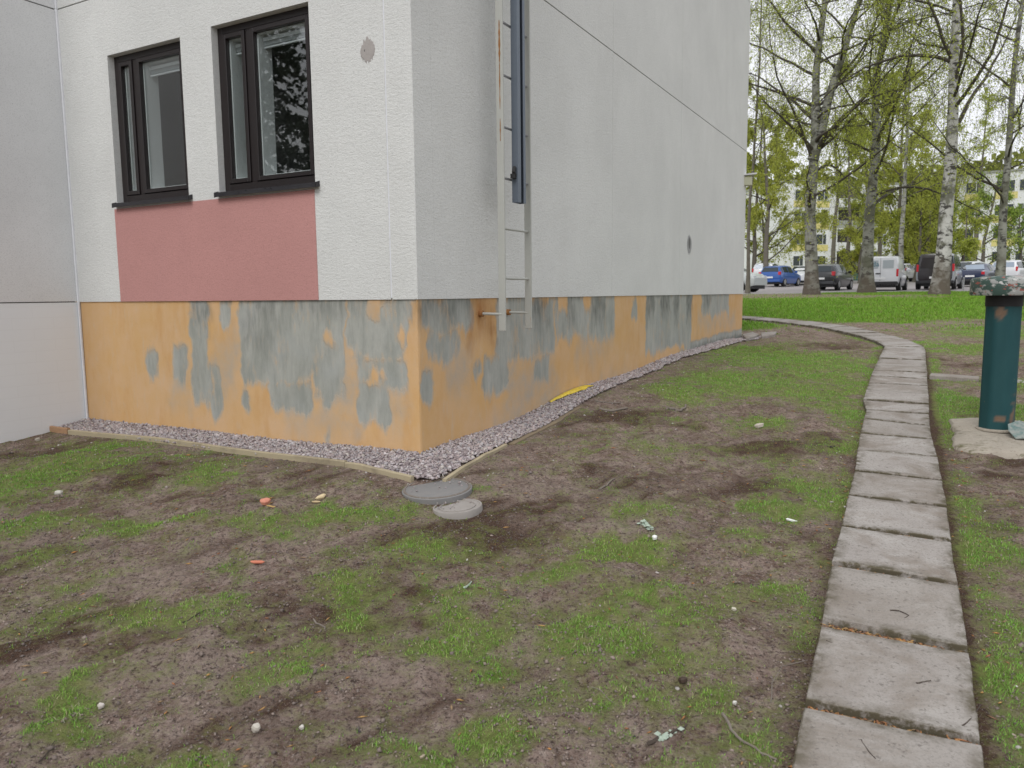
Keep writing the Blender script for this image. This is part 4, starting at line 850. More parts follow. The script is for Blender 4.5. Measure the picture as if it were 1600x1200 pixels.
def scrap(px, py, w_, h_, color, label, cat, rough=.7, th=.008, rz=0, seed=0):
    c = gp(px, py); rr = random.Random(seed); k = 9; V = []; pts = []
    for i in range(k): a = 2*math.pi*i/k; s = rr.uniform(.65, 1.1); pts.append((w_/2*s*math.cos(a), h_/2*s*math.sin(a)))
    for dz, s in ((0, .8), (th*.7, 1), (th, .75)): V += [(x_*s, y_*s, dz+rr.uniform(-.1, .1)*th) for x_, y_ in pts]
    V.append((0, 0, th*1.1)); F = [tuple(range(k))[::-1]]
    for l in range(2): F += [(l*k+i, l*k+(i+1) % k, (l+1)*k+(i+1) % k, (l+1)*k+i) for i in range(k)]
    F += [(2*k+i, 2*k+(i+1) % k, 3*k) for i in range(k)]
    m_ = M('scrap_'+cat.replace(' ', '_'), color, rough); o = MB().add(V, F).build(cat.replace(' ', '_'), m_); o.location = (c[0], c[1], float(Gm(*c))+.004); o.rotation_euler = (rr.uniform(-.3, .3), rr.uniform(-.3, .3), rz); return tag(o, label, cat)
scrap(415, 795, .075, .055, (.62, .25, .17), 'salmon red brick chip on dark soil left of the grass', 'brick chip', th=.03, seed=1)
scrap(402, 888, .07, .03, (.6, .2, .12), 'flat red brick sliver in the lower left lawn', 'brick chip', th=.012, rz=.4, seed=2)
scrap(502, 775, .09, .035, (.62, .5, .3), 'cream wood chip below the pale edging board', 'wood chip', th=.02, rz=.7, seed=3)
scrap(494, 783, .07, .02, (.5, .38, .22), 'thin tan wood chip under the cream chip', 'wood chip', th=.01, rz=.1, seed=4)
scrap(425, 798, .07, .015, (.5, .33, .12), 'narrow yellow brown splinter beside the red brick chip', 'wood chip', th=.008, rz=.2, seed=5)
scrap(1237, 808, .085, .03, (.8, .8, .78), 'white rectangular paper scrap in the grass near the path', 'paper scrap', th=.012, rz=-.1, seed=6)
scrap(1023, 850, .035, .035, (.8, .8, .78), 'small white crumpled scrap beside the bright grass patch', 'paper scrap', th=.02, seed=7)
scrap(92, 771, .06, .04, (.5, .48, .42), 'pale stone on the grass near the left wing wall', 'stone', th=.03, seed=8)
scrap(60, 690, .06, .03, (.4, .36, .3), 'small tan stone under the left wing wall corner', 'stone', th=.025, seed=9)
scrap(1187, 671, .09, .06, (.5, .45, .38), 'pale flat stone on bare soil left of the path middle', 'stone', th=.03, seed=10)
scrap(399, 1140, .035, .03, (.5, .46, .4), 'rounded beige stone at the bottom left', 'stone', th=.025, seed=11)
scrap(472, 1139, .022, .015, (.55, .52, .47), 'small white oval stone right of the beige stone', 'stone', th=.012, seed=12)
scrap(1146, 951, .03, .018, (.5, .47, .38), 'small pale peeled bark bit in the lower right lawn', 'bark bit', th=.012, seed=13)
scrap(158, 1111, .03, .018, (.55, .5, .46), 'cream pebble in the bottom left raked soil', 'stone', th=.015, seed=14)
scrap(1068, 1062, .035, .025, (.05, .03, .02), 'dark brown pine cone scale in the grass', 'pine cone', th=.02, seed=15)
scrap(1148, 1100, .02, .014, (.6, .58, .54), 'whitish pebble above the curved brown twig', 'stone', th=.012, seed=16)
scrap(660, 1182, .03, .012, (.4, .33, .24), 'tan bark sliver at the bottom centre left', 'bark bit', th=.008, rz=1, seed=17)
# birch catkins and orange bits
K = 4200; x = rng.uniform(-3.5, 5, K); y = 1.3+rng.random(K)**1.4*6; pdv = pathdist(x, y)
keep = (offwall(x, y) > .4) & (np.abs(x) < 1.1+y*.8) & ((rng.random(K) < .33) | ((pdv > .27) & (pdv < .42) & (rng.random(K) < .9))); x = x[keep]; y = y[keep]
z = Gm(x, y)+.005+np.where(pathdist(x, y) < .27, .035, 0); ok = pathdist(x, y) > .25; x, y, z = x[ok], y[ok], z[ok]
# litter in the joints between the nearest pavers
jx = []; jy = []
for i in range(1, 8):
    a, b = J[i]; k = 260-30*i; t = rng.random(k); q = a[None]*(1-t[:, None])+b[None]*t[:, None]+PD[None]*rng.normal(.010, .010, (k, 1)); jx += list(q[:, 0]); jy += list(q[:, 1])
x = np.concatenate([x, jx]); y = np.concatenate([y, jy]); z = np.concatenate([z, G(np.array(jx), np.array(jy))+.002])
tag(scatter('fallen_catkins', x, y, z, rng.uniform(.0026, .0050, len(x)), OCT, OCF, pick([(.42, .19, .05), (.34, .14, .05), (.45, .26, .08), (.2, .1, .05), (.3, .2, .1)], len(x)), m_stone, .8, .2, rng.uniform(2, 6, (len(x), 1))), 'orange brown fallen catkins and leaf bits on soil and in paver joints', 'catkins', kind='stuff')

# ------------------------------------------------------------------ grass
def blades(name, x, y, hmin, hmax, wd, label, pal):
    g1, d1, l1 = fields(x, y); p = sst(.22, .95, g1+.8*(fbm(x, y, 13, 3, 13)-.5)+.5*(vn(x, y, 45, 14)-.5)); ok = (rng.random(len(x)) < p*.95+.03*(g1 > .1)) & (pathdist(x, y) > .285+.03*rng.random(len(x))) & (offwall(x, y) > .05) & (~inband(x, y)); x, y, g1 = x[ok], y[ok], g1[ok]
    # keep out of the concrete pad
    k = len(x); h = rng.uniform(hmin, hmax, k)*(.55+.6*np.clip(g1, 0, 1)); a = rng.uniform(0, 2*math.pi, k); ln = rng.uniform(.2, 1.1, k)*h; b = a+rng.uniform(-.9, .9, k)+math.pi/2
    z = Gm(x, y)-.004; far_ = 1+np.clip(y-4, 0, 9)*.12 if hmax < .05 else 1.; h = h*(far_**.5); w_ = wd*far_*rng.uniform(.6, 1.3, k); cx, sx_ = np.cos(b)*w_/2, np.sin(b)*w_/2
    mx_ = x+np.cos(a)*ln*.3; my = y+np.sin(a)*ln*.3; tx = x+np.cos(a)*ln; ty = y+np.sin(a)*ln
    V = np.stack([np.stack([x-cx, y-sx_, z], 1), np.stack([x+cx, y+sx_, z], 1), np.stack([mx_+cx*.8, my+sx_*.8, z+h*.6], 1), np.stack([mx_-cx*.8, my-sx_*.8, z+h*.6], 1), np.stack([tx, ty, z+h*.92], 1)], 1).reshape(-1, 3)
    b5 = np.arange(k)[:, None]*5; F = np.concatenate([b5+np.array([[0, 1, 2]]), b5+np.array([[0, 2, 3]]), b5+np.array([[3, 2, 4]])], 0)
    pn = fbm(x, y, 2.5, 3, 99)[:, None]; pal = np.array(pal); c = pal[0]*(1-pn)+pal[1]*pn; dry = (rng.random(k) < .13)[:, None]; c = np.where(dry, pal[2], c)*(1+.22*rng.normal(size=(k, 1))); c = np.clip(c, .01, .5)
    o = arr_mesh(name, V, F, m_bl, cols={'tint': np.repeat(np.concatenate([c, np.ones((k, 1))], 1), 5, 0)}); tag(o, label, 'grass', kind='stuff'); return k
PAL = [(.18, .40, .06), (.31, .46, .10), (.46, .42, .24)]
K = 1900000; y = 1.2+rng.random(K)**1.25*15; x = rng.uniform(-1, 1, K)*(1.0+y*.76)
print('blades', blades('grass', x, y, .006, .022, .0030, 'patchy short green grass growing through the bare soil', PAL))
K = 150000; y = 14.5+rng.random(K)*18.5; x = rng.uniform(1.0, 1.0, K)*y*.30-1+rng.random(K)*y*.52
print('lawn', blades('lawn_grass', x, y,   .03, .075, .014, 'bright green lawn beyond the path up to the birches', [(.17, .36, .035), (.24, .41, .05), (.28, .32, .09)]))

exec_trees = True
# ------------------------------------------------------------------ trees
m_birch = M('birch_bark', (.5, .5, .48), .85); n = N(m_birch); hh = n.attr('h'); th_ = n.attr('th')
c = n.mix(n.noise(3, 5), (.15, .155, .12), (.38, .375, .34)); c = n.mix(n.mr(n.noise(1.0, 5, .65, n.scl(n.pos, (3.5, 3.5, 7))), .52, .58), c, (.06, .055, .05)); c = n.mix(n.mr(n.noise(1.7, 5, .65), .50, .60, 0, .85), c, (.11, .11, .075))
c = n.mix(n.mr(n.mul(hh, n.mr(n.noise(2.5, 4), .3, .7, -.6, .6), 'ADD'), 1.3, .3), c, (.105, .085, .065)); c = n.mix(th_, c, (.065, .055, .045)); n.col(c); n.bump(n.noise(12, 5, .7), .6, .03)
m_birchw = m_birch.copy(); m_birchw.name = 'white_birch_bark'
for q in m_birchw.node_tree.nodes:
    if q.type == 'MIX' and tuple(round(v, 2) for v in q.inputs[7].default_value[:3]) == (.38, .38, .34) or q.type == 'MIX' and abs(q.inputs[7].default_value[0]-.38) < .001: q.inputs[6].default_value = (.34, .335, .31, 1); q.inputs[7].default_value = (.62, .61, .58, 1)
m_twig = M('dark_branches', (.065, .055, .043), .9); m_greybark = M('grey_bark', (.14, .125, .10), .9); n = N(m_greybark); n.col(n.mix(n.noise(6, 5), (.09, .08, .065), (.19, .17, .14)))
def leafmat(name, a, b, tr=.4):
    m = M(name, a, .6, spec=.2); n = N(m); c = n.mix(n.mr(n.noise(.8, 3), .35, .65), a, b); c = n.mix(n.mr(n.noise(6, 2), .35, .7, 0, .5), c, tuple(q*1.35 for q in b)); n.col(c)
    tl = n.n('BsdfTranslucent'); n.l(c, tl.inputs['Color']); ms = n.n('MixShader'); ms.inputs[0].default_value = tr; n.l(n.b.outputs[0], ms.inputs[1]); n.l(tl.outputs[0], ms.inputs[2]); n.l(ms.outputs[0], n.t.nodes['Material Output'].inputs['Surface']); return m
m_leaf = leafmat('young_birch_leaves', (.33, .38, .06), (.44, .49, .10), .6); m_leafo = leafmat('olive_leaves', (.32, .36, .06), (.44, .46, .10), .6); m_leafg = leafmat('fresh_green_leaves', (.20, .31, .045), (.30, .40, .08), .5); m_spruce = leafmat('spruce_needles', (.035, .06, .03), (.06, .09, .045), .15)
class TB:
    """numpy tube collector for many thin branches"""
    def __init__(s): s.V = []; s.F = []; s.n = 0; s.A = []; s.T = []
    def tube(s, P, r, k, th=0., gz=0.):
        P = np.asarray(P, float); m_ = len(P); d = np.gradient(P, axis=0); d /= np.linalg.norm(d, axis=1)[:, None]+1e-9
        a = np.tile(np.array([[.31, .95, .05]]), (m_, 1)); u = np.cross(d, a); u /= np.linalg.norm(u, axis=1)[:, None]+1e-9; v = np.cross(d, u); t = 2*math.pi*np.arange(k)/k
        V = P[:, None]+(u[:, None]*np.cos(t)[None, :, None]+v[:, None]*np.sin(t)[None, :, None])*np.asarray(r)[:, None, None]
        i = np.arange(m_-1)[:, None]*k; j = np.arange(k)[None]; j2 = (j+1) % k
        F = np.stack([i+j, i+j2, i+j2+k, i+j+k], -1).reshape(-1, 4)+s.n
        s.V.append(V.reshape(-1, 3)); s.F.append(F); s.n += m_*k; s.A.append(np.repeat(P[:, 2]-gz, k)); s.T.append(np.full(m_*k, th))
    def build(s, name, mat, parent):
        if s.V: return arr_mesh(name, np.concatenate(s.V), np.concatenate(s.F), mat, parent, True, attrs={'h': np.concatenate(s.A), 'th': np.concatenate(s.T)})
def leaves(name, C, size, mat, parent, r):
    k = len(C); a = r.normal(size=(k, 3)); a /= np.linalg.norm(a, axis=1)[:, None]; b = np.cross(a, r.normal(size=(k, 3))); b /= np.linalg.norm(b, axis=1)[:, None]; s = size*r.uniform(.6, 1.4, (k, 1))
    V = np.stack([C-a*s, C+b*s*.6, C+a*s, C-b*s*.6], 1).reshape(-1, 3); return arr_mesh(name, V, np.arange(4*k).reshape(-1, 4), mat, parent)
def curve(p, d, L_, n_, r, up, wob):
    """branch that starts along d and bends by `up` (positive up, negative down) as it goes"""
    P = [np.array(p, float)]; d = np.array(d, float); d /= np.linalg.norm(d); st = L_/n_
    for i in range(n_):
        d = d+np.array([0, 0, up])/n_+r.normal(0, wob, 3)/math.sqrt(n_); d /= np.linalg.norm(d); P.append(P[-1]+d*st)
    return np.array(P)
def birch(label, stems, seed, r0, hgt, nb=26, nl=16000, lsize=.035, leaf=None, low=3.0, twn=9, name='birch_tree', group='birches along the car park edge', flare=1.5, bark=None, cut=None, spread=1., tk=.75):
    """stems: list of lists of world points from base up"""
    r = np.random.default_rng(seed); base = np.array(stems[0][0]); gz = float(G(base[0], base[1])); base[2] = gz; e = empty(name, tuple(base), label, 'tree', group)
    trunk = TB(); lim = TB(); tw = TB(); lv = []
    for si, st in enumerate(stems):
        P = np.array(st, float)-base; cum = np.concatenate([[0], np.cumsum(np.linalg.norm(np.diff(P, axis=0), axis=1))])
        # extend to full height
        dd = P[-1]-P[-2]; dd /= np.linalg.norm(dd); 
        while P[-1][2] < hgt*(.95 if si else 1): P = np.vstack([P, P[-1]+dd*1.5+np.append(r.normal(0, .12, 2), 0)])
        cum = np.concatenate([[0], np.cumsum(np.linalg.norm(np.diff(P, axis=0), axis=1))]); T = cum[-1]; s = np.linspace(0, T, 46); Q = np.stack([np.interp(s, cum, P[:, k]) for k in range(3)], 1)
        Q[:, :2] += (np.stack([fbm(s*.35, s*0+si, 1, 2, seed), fbm(s*.35, s*0+9+si, 1, 2, seed+3)], 1)-.5)*.18*np.clip(s/3, 0, 1)[:, None]
        R0 = r0*(1 if si == 0 else .8); rr = R0*(1-.90*(s/T)**.7)
        if si == 0:
            rr = rr*(1+(flare-1)*np.exp(-s/.35)); Q[0][2] -= .15
        trunk.tube(Q, rr, 14)
        for b in range(nb):
            t = (b+r.random())/nb; zz = low+(hgt*.97-low)*t
            i = np.searchsorted(Q[:, 2], zz); i = min(max(i, 1), len(Q)-2); p = Q[i]; rb_ = rr[i]*r.uniform(.28, .5); az = r.uniform(0, 2*math.pi)
            L_ = (hgt*.30*(1-.62*t)+.8)*r.uniform(.7, 1.25)*spread; el = rad(r.uniform(15, 55)); d = np.array([math.cos(az)*math.cos(el), math.sin(az)*math.cos(el), math.sin(el)])
            B_ = curve(p, d, L_, 9, r, r.uniform(-.7, .5), .30); lim.tube(B_, np.linspace(rb_, .012, 10), 5, 1)
            for q in range(int(twn)):
                j = r.integers(2, 10); pp = B_[j]+(B_[min(j+1, 9)]-B_[j])*r.random(); dv = B_[min(j+1, 9)]-B_[j-1]; dv /= np.linalg.norm(dv); d2 = dv+r.normal(0, .6, 3)
                l2 = L_*r.uniform(.22, .5); C2 = curve(pp, d2, l2, 6, r, r.uniform(-1.6, -.1), .35); tw.tube(C2, np.linspace(.013, .005, 7)*tk, 3, 1)
                for u in range(6):
                    j3 = r.integers(1, 7); C3 = curve(C2[j3], r.normal(0, .6, 3)+np.array([0, 0, -.35]), l2*r.uniform(.4, .9), 4, r, -1.4, .3); tw.tube(C3, np.linspace(.007, .0035, 5)*tk, 3, 1)
                    lv.append(C3); 
                lv.append(C2)
    trunk.build('trunk', bark or m_birch, e); lim.build('branches', m_twig, e); tag(tw.build('twigs', m_twig, e), kind='stuff')
    if nl:
        k = r.integers(0, len(lv), nl); C = np.array([lv[i][min(int(r.random()*len(lv[i])), len(lv[i])-1)] for i in k]); wgt = 1; C = C+r.normal(0, .10, C.shape); tag(leaves('crown', C, lsize, leaf or m_leaf, e, r), kind='stuff')
    return e
def st(D, pts): return [at(px, py, D) for px, py in pts]
birch('twin stemmed birch in front of the black hatchback', [st(30, [(1268, 459), (1268, 400), (1265, 330), (1270, 240), (1277, 130), (1283, 60), (1290, 0)]), st(30, [(1270, 250), (1281, 215), (1297, 150), (1318, 90), (1345, 0)])], 11, .27, 17, nb=26, nl=30000, flare=1.35)
birch('dark footed birch at the left edge of the white van', [st(31, [(1354, 457), (1356, 400), (1361, 330), (1366, 230), (1370, 120), (1385, 40), (1393, 0)])], 12, .26, 18, nb=30, nl=36000, flare=1.6)
birch('thick leaning white birch in front of the dark van', [st(26, [(1467, 463), (1474, 400), (1482, 310), (1487, 210), (1491, 110), (1498, 0)])], 13, .29, 17, nb=24, nl=12000, bark=m_birchw, low=5.0, flare=1.35)
birch('slender birch behind the bollard near the right frame edge', [st(28, [(1560, 458), (1566, 400), (1571, 300), (1580, 180), (1590, 80), (1600, -10)])], 14, .175, 17, nb=22, nl=9000, low=2.5, twn=8)
birch('thin pale birch standing in the car park between the vans', [st(52, [(1408, 448), (1409, 380), (1413, 300), (1416, 240), (1420, 150)])], 15, .2, 19, nb=18, nl=9000, lsize=.05, low=5)
birch('tall bare trunk just past the building edge', [st(34, [(1168, 457), (1170, 400), (1175, 300), (1180, 200), (1186, 100), (1192, 0)])], 16, .09, 17, nb=18, nl=9000, low=5, bark=m_greybark)
# trees beyond the car park
BK = [('willowy yellow green tree right of the building edge', 62, 1196, 15, 12, 21, .075, 30000, m_leafo, 1.), ('dense olive tree behind the white parked cars on the left', 70, 1178, 15, 14, 22, .08, 26000, m_leafo, 1.), ('small olive tree left of the far white block', 76, 1190, 10, 12, 23, .08, 12000, m_leafo, .8),
 ('broad yellow green tree in front of the balconies', 66, 1322, 13, 16, 24, .08, 14000, m_leaf, .7), ('tall bronze green tree behind the thin birch', 68, 1400, 17, 18, 25, .085, 30000, m_leafo, .8), ('rounded olive bush between the two vans', 64, 1430, 8, 14, 26, .075, 14000, m_leafo, 1.), ('light green tree left of the right hand block', 72, 1445, 13, 14, 27, .08, 8000, m_leaf, .8),
 ('bright green young tree before the right hand block', 66, 1535, 8.5, 14, 28, .075, 6000, m_leafg, .9), ('yellow green shrub behind the dark blue car', 60, 1500, 5.5, 12, 29, .07, 9000, m_leaf, .9), ('fresh green shrub at the right frame edge', 64, 1595, 6, 12, 30, .07, 8000, m_leafg, 1.), ('sparse tall tree above the right hand block', 90, 1520, 21, 14, 32, .09, 6000, m_leaf, .8), ('slim pale tree between the balconies and the van', 80, 1372, 20, 12, 33, .09, 9000, m_leaf, .7),
 ('low olive bush left of the white van', 62, 1345, 4, 10, 34, .07, 7000, m_leafo, .9), ('tall light birch rising behind the broad tree', 84, 1300, 22, 14, 35, .09, 8000, m_leaf, .75), ('young bronze tree right of the balconies', 74, 1350, 14, 14, 36, .08, 8000, m_leafo, .75)]
for lab, D, px, h, nb, sd_, ls, nl, lf, sp in BK:
    b = at(px, 440, D); z = float(G(b[0], b[1])); b[2] = z; birch(lab, [[b, b+np.array([random.uniform(-.3, .3), 0, h*.4]), b+np.array([random.uniform(-.6, .6), 0, h*.8])]], sd_, .16+.006*h, h, nb=nb+2, nl=int(nl*.82), lsize=ls, leaf=lf, low=11 if h > 19 else min(1.2, h*.12), twn=4, name='leafy_tree', group='trees beyond the car park', bark=m_greybark, spread=sp*1.1, tk=2.)
# spruces behind and beside the viewer, seen only as reflections in the panes
def spruce(x, y, h, seed, label):
    r = np.random.default_rng(seed); z0 = float(G(x, y)); e = empty('spruce_tree', (x, y, z0), label, 'tree', 'dark spruces')
    MB().tube([(0, 0, -.1), (0, 0, h*.5), (0, 0, h)], [.2, .12, .02], 10).build('trunk', m_greybark, e, True); C = []
    for i in range(int(h*5)):
        z = 1+(h-1.2)*i/int(h*5); R_ = (h-z)*.26+.15
        for k in range(9):
            a = r.uniform(0, 6.3); L_ = R_*r.uniform(.7, 1.1); s = r.random((60, 1)); d = np.array([[math.cos(a), math.sin(a), -.35]]); C.append(np.array([[0, 0, z]])+d*L_*s**.7+r.normal(0, .07, (60, 3))*np.array([[1, 1, .6]]))
    leaves('crown', np.concatenate(C), .07, m_spruce, e, r)
for i, (x_, y_, h) in enumerate(((-11.5, 1.2, 11), (-15, 3.2, 14), (-10, -3.5, 12))): spruce(x_, y_, h, 50+i, ['dark spruce outside the frame left, mirrored in the larger window', 'tallest dark spruce far left, mirrored in the window', 'dark spruce beside the photographer, mirrored in the window'][i])
# forest ridge behind the blocks
K = 80000; r = np.random.default_rng(5); xx = r.uniform(20, 260, K); top = 16+6*fbm(xx, xx*0, .09, 4, 3)+5*np.abs(np.sin(xx*.41+3*fbm(xx, xx*0+5, .3, 2, 8)))**6; yy = r.uniform(150, 172, K); zz = EYE+1.5+r.random(K)**.6*top
C = np.stack([xx, yy, zz], 1)+r.normal(0, .4, (K, 3))
tag(leaves('forest', C, .95, leafmat('forest_leaves', (.11, .13, .035), (.24, .26, .06), .45), None, r), 'wooded ridge rising behind the far apartment blocks', 'forest', kind='stuff')

# ------------------------------------------------------------------ far apartment blocks
m_fw = M('far_white_wall', (.72, .73, .74), .85); m_fy = M('yellow_panels', (.66, .58, .24), .8); m_fd = M('far_window_glass', (.035, .045, .045), .2); m_fb = M('balcony_shade', (.10, .09, .08), .9); m_fg = M('ground_floor_grey', (.33, .34, .30), .85)
def block(name, label, o2, ang, length, floors, bays, base, fh=2.8):
    """bays: list of (start, width, kind) along the front; front faces local -Y"""
    e = empty('far_apartment_block', (o2[0], o2[1], base), label, 'building', 'white apartment blocks beyond the car park', rz=ang); H = fh*floors
    MB().bx(0, length, 0, 11, -2, H+.5).build('wall', m_fw, e); MB().bx(-.15, length+.15, -.15, 11.15, H+.502, H+.7).build('roof', m_fg, e)
    for (s, w_, kind) in bays:
        if kind == 'b':
            for f in range(floors):
                z = f*fh; MB().bx(s+.1, s+w_-.1, -.02, -.01, z+.35, z+fh-.15).build('balcony_shade_panel', m_fb, e)  # flat dark panel: recess shade painted on the wall behind the balcony
                MB().bx(s, s+w_, -1.3, -.03, z+.02, z+.18).build('balcony_slab', m_fw, e); MB().bx(s, s+w_, -1.32, -1.24, z+.19, z+1.15).build('balcony_parapet', m_fw if (f % 2) else m_fg, e)
                for k in (0, w_): MB().bx(s+k-.08, s+k+.08, -1.23, -.03, z+.19, z+fh).build('balcony_side', m_fw, e)
        else:
            for f in range(floors):
                z = f*fh+.95
                W_ = MB().bx(s, s+w_, -.05, .0, z, z+1.35).build('window', m_fw, e); 
                MB().bx(s+.06, s+w_*.62, -.07, -.051, z+.06, z+1.29).build('pane', m_fd, W_); MB().bx(s+w_*.68, s+w_-.06, -.07, -.051, z+.06, z+1.29).build('pane', m_fd, W_)
                if kind == 'y': MB().bx(s-.1, s+w_+.3, -.04, -.01, z-.85, z-.05).build('yellow_panel', m_fy, e)
    return e
a = at(1224, 425, 100); b = at(1410, 425, 104); ln = math.hypot(b[0]-a[0], b[1]-a[1]); 
block('b1', 'white four storey block with yellow panels behind the twin birch', a[:2], math.atan2(b[1]-a[1], b[0]-a[0]), ln, 4, [(1.3, 1.5, 'y'), (4.6, 1.5, 'y'), (6.8, 4.2, 'b'), (11.6, 2.0, 'b'), (13.9, 1.3, 'w')], float(a[2])-.2)
a = at(1490, 425, 96); b = at(1680, 425, 90); ln = math.hypot(b[0]-a[0], b[1]-a[1])
block('b2', 'white block with yellow bands at the right frame edge', a[:2], math.atan2(b[1]-a[1], b[0]-a[0]), ln, 4, [(.8, 1.7, 'y'), (3.9, 2.0, 'y'), (6.3, .8, 'w'), (8.2, 2.6, 'b'), (12, 1.7, 'y')], float(a[2])+.1)

# ------------------------------------------------------------------ cars
def carpaint(c): 
    m = M('car_paint', c, .28); m.node_tree.nodes['Principled BSDF'].inputs['Coat Weight'].default_value = .6; return m
m_cg = M('car_glass', (.03, .04, .045), .08); m_tyre = M('tyre', (.02, .02, .02), .9); m_rim = M('wheel_rim', (.42, .42, .43), .35, .7); m_red = M('tail_light_red', (.5, .02, .03), .25); m_plate = M('number_plate', (.7, .7, .7), .5); m_blk = M('black_trim', (.02, .02, .022), .6); m_headl = M('headlight_glass', (.6, .62, .64), .15)
KIND = {  # stations: x from the rear, bottom, belt, roof, half width at belt, half width at roof
 'hatch': [(0, .42, .80, .84, .74, .60), (.05, .30, .86, .95, .82, .64), (.28, .24, .92, 1.34, .86, .60), (.55, .22, .93, 1.43, .87, .60), (1.4, .2, .92, 1.48, .875, .62), (2.3, .2, .90, 1.44, .875, .61), (2.75, .2, .90, 1.22, .87, .60), (3.15, .2, .90, .96, .86, .62), (3.75, .22, .80, .84, .82, .62), (4.0, .3, .62, .66, .74, .6)],
 'sedan': [(0, .42, .84, .90, .74, .62), (.06, .3, .92, .98, .82, .66), (.55, .24, .95, 1.02, .87, .64), (1.05, .22, .95, 1.36, .88, .58), (1.6, .2, .94, 1.44, .89, .60), (2.5, .2, .92, 1.42, .89, .60), (3.1, .2, .92, 1.15, .88, .60), (3.45, .2, .91, .96, .87, .64), (4.2, .22, .80, .84, .83, .62), (4.5, .3, .62, .66, .74, .6)],
 'suv': [(0, .48, .9, .95, .76, .66), (.05, .34, 1.0, 1.1, .86, .70), (.2, .3, 1.05, 1.52, .90, .68), (.5, .28, 1.06, 1.62, .91, .68), (1.5, .26, 1.05, 1.68, .92, .70), (2.6, .26, 1.03, 1.62, .92, .68), (3.15, .26, 1.02, 1.3, .91, .68), (3.5, .26, 1.01, 1.08, .90, .70), (4.2, .28, .92, .96, .86, .68), (4.45, .36, .7, .74, .78, .62)],
 'van': [(0, .40, 1.0, 1.68, .80, .70), (.04, .30, 1.05, 1.76, .88, .76), (.3, .26, 1.05, 1.80, .90, .78), (1.5, .24, 1.05, 1.82, .905, .78), (2.6, .24, 1.04, 1.78, .905, .76), (3.1, .24, 1.02, 1.5, .90, .70), (3.5, .24, 1.0, 1.12, .89, .72), (4.05, .26, .88, .92, .85, .66), (4.35, .34, .66, .70, .76, .6)],
 'bigvan': [(0, .42, 1.1, 1.80, .84, .70), (.05, .34, 1.12, 1.90, .93, .76), (.3, .3, 1.12, 1.94, .95, .79), (2.5, .28, 1.1, 1.96, .955, .79), (3.5, .28, 1.08, 1.90, .955, .78), (3.95, .28, 1.05, 1.55, .95, .72), (4.35, .28, 1.02, 1.15, .93, .74), (4.7, .3, .9, .95, .88, .7), (4.9, .38, .7, .74, .8, .64)]}
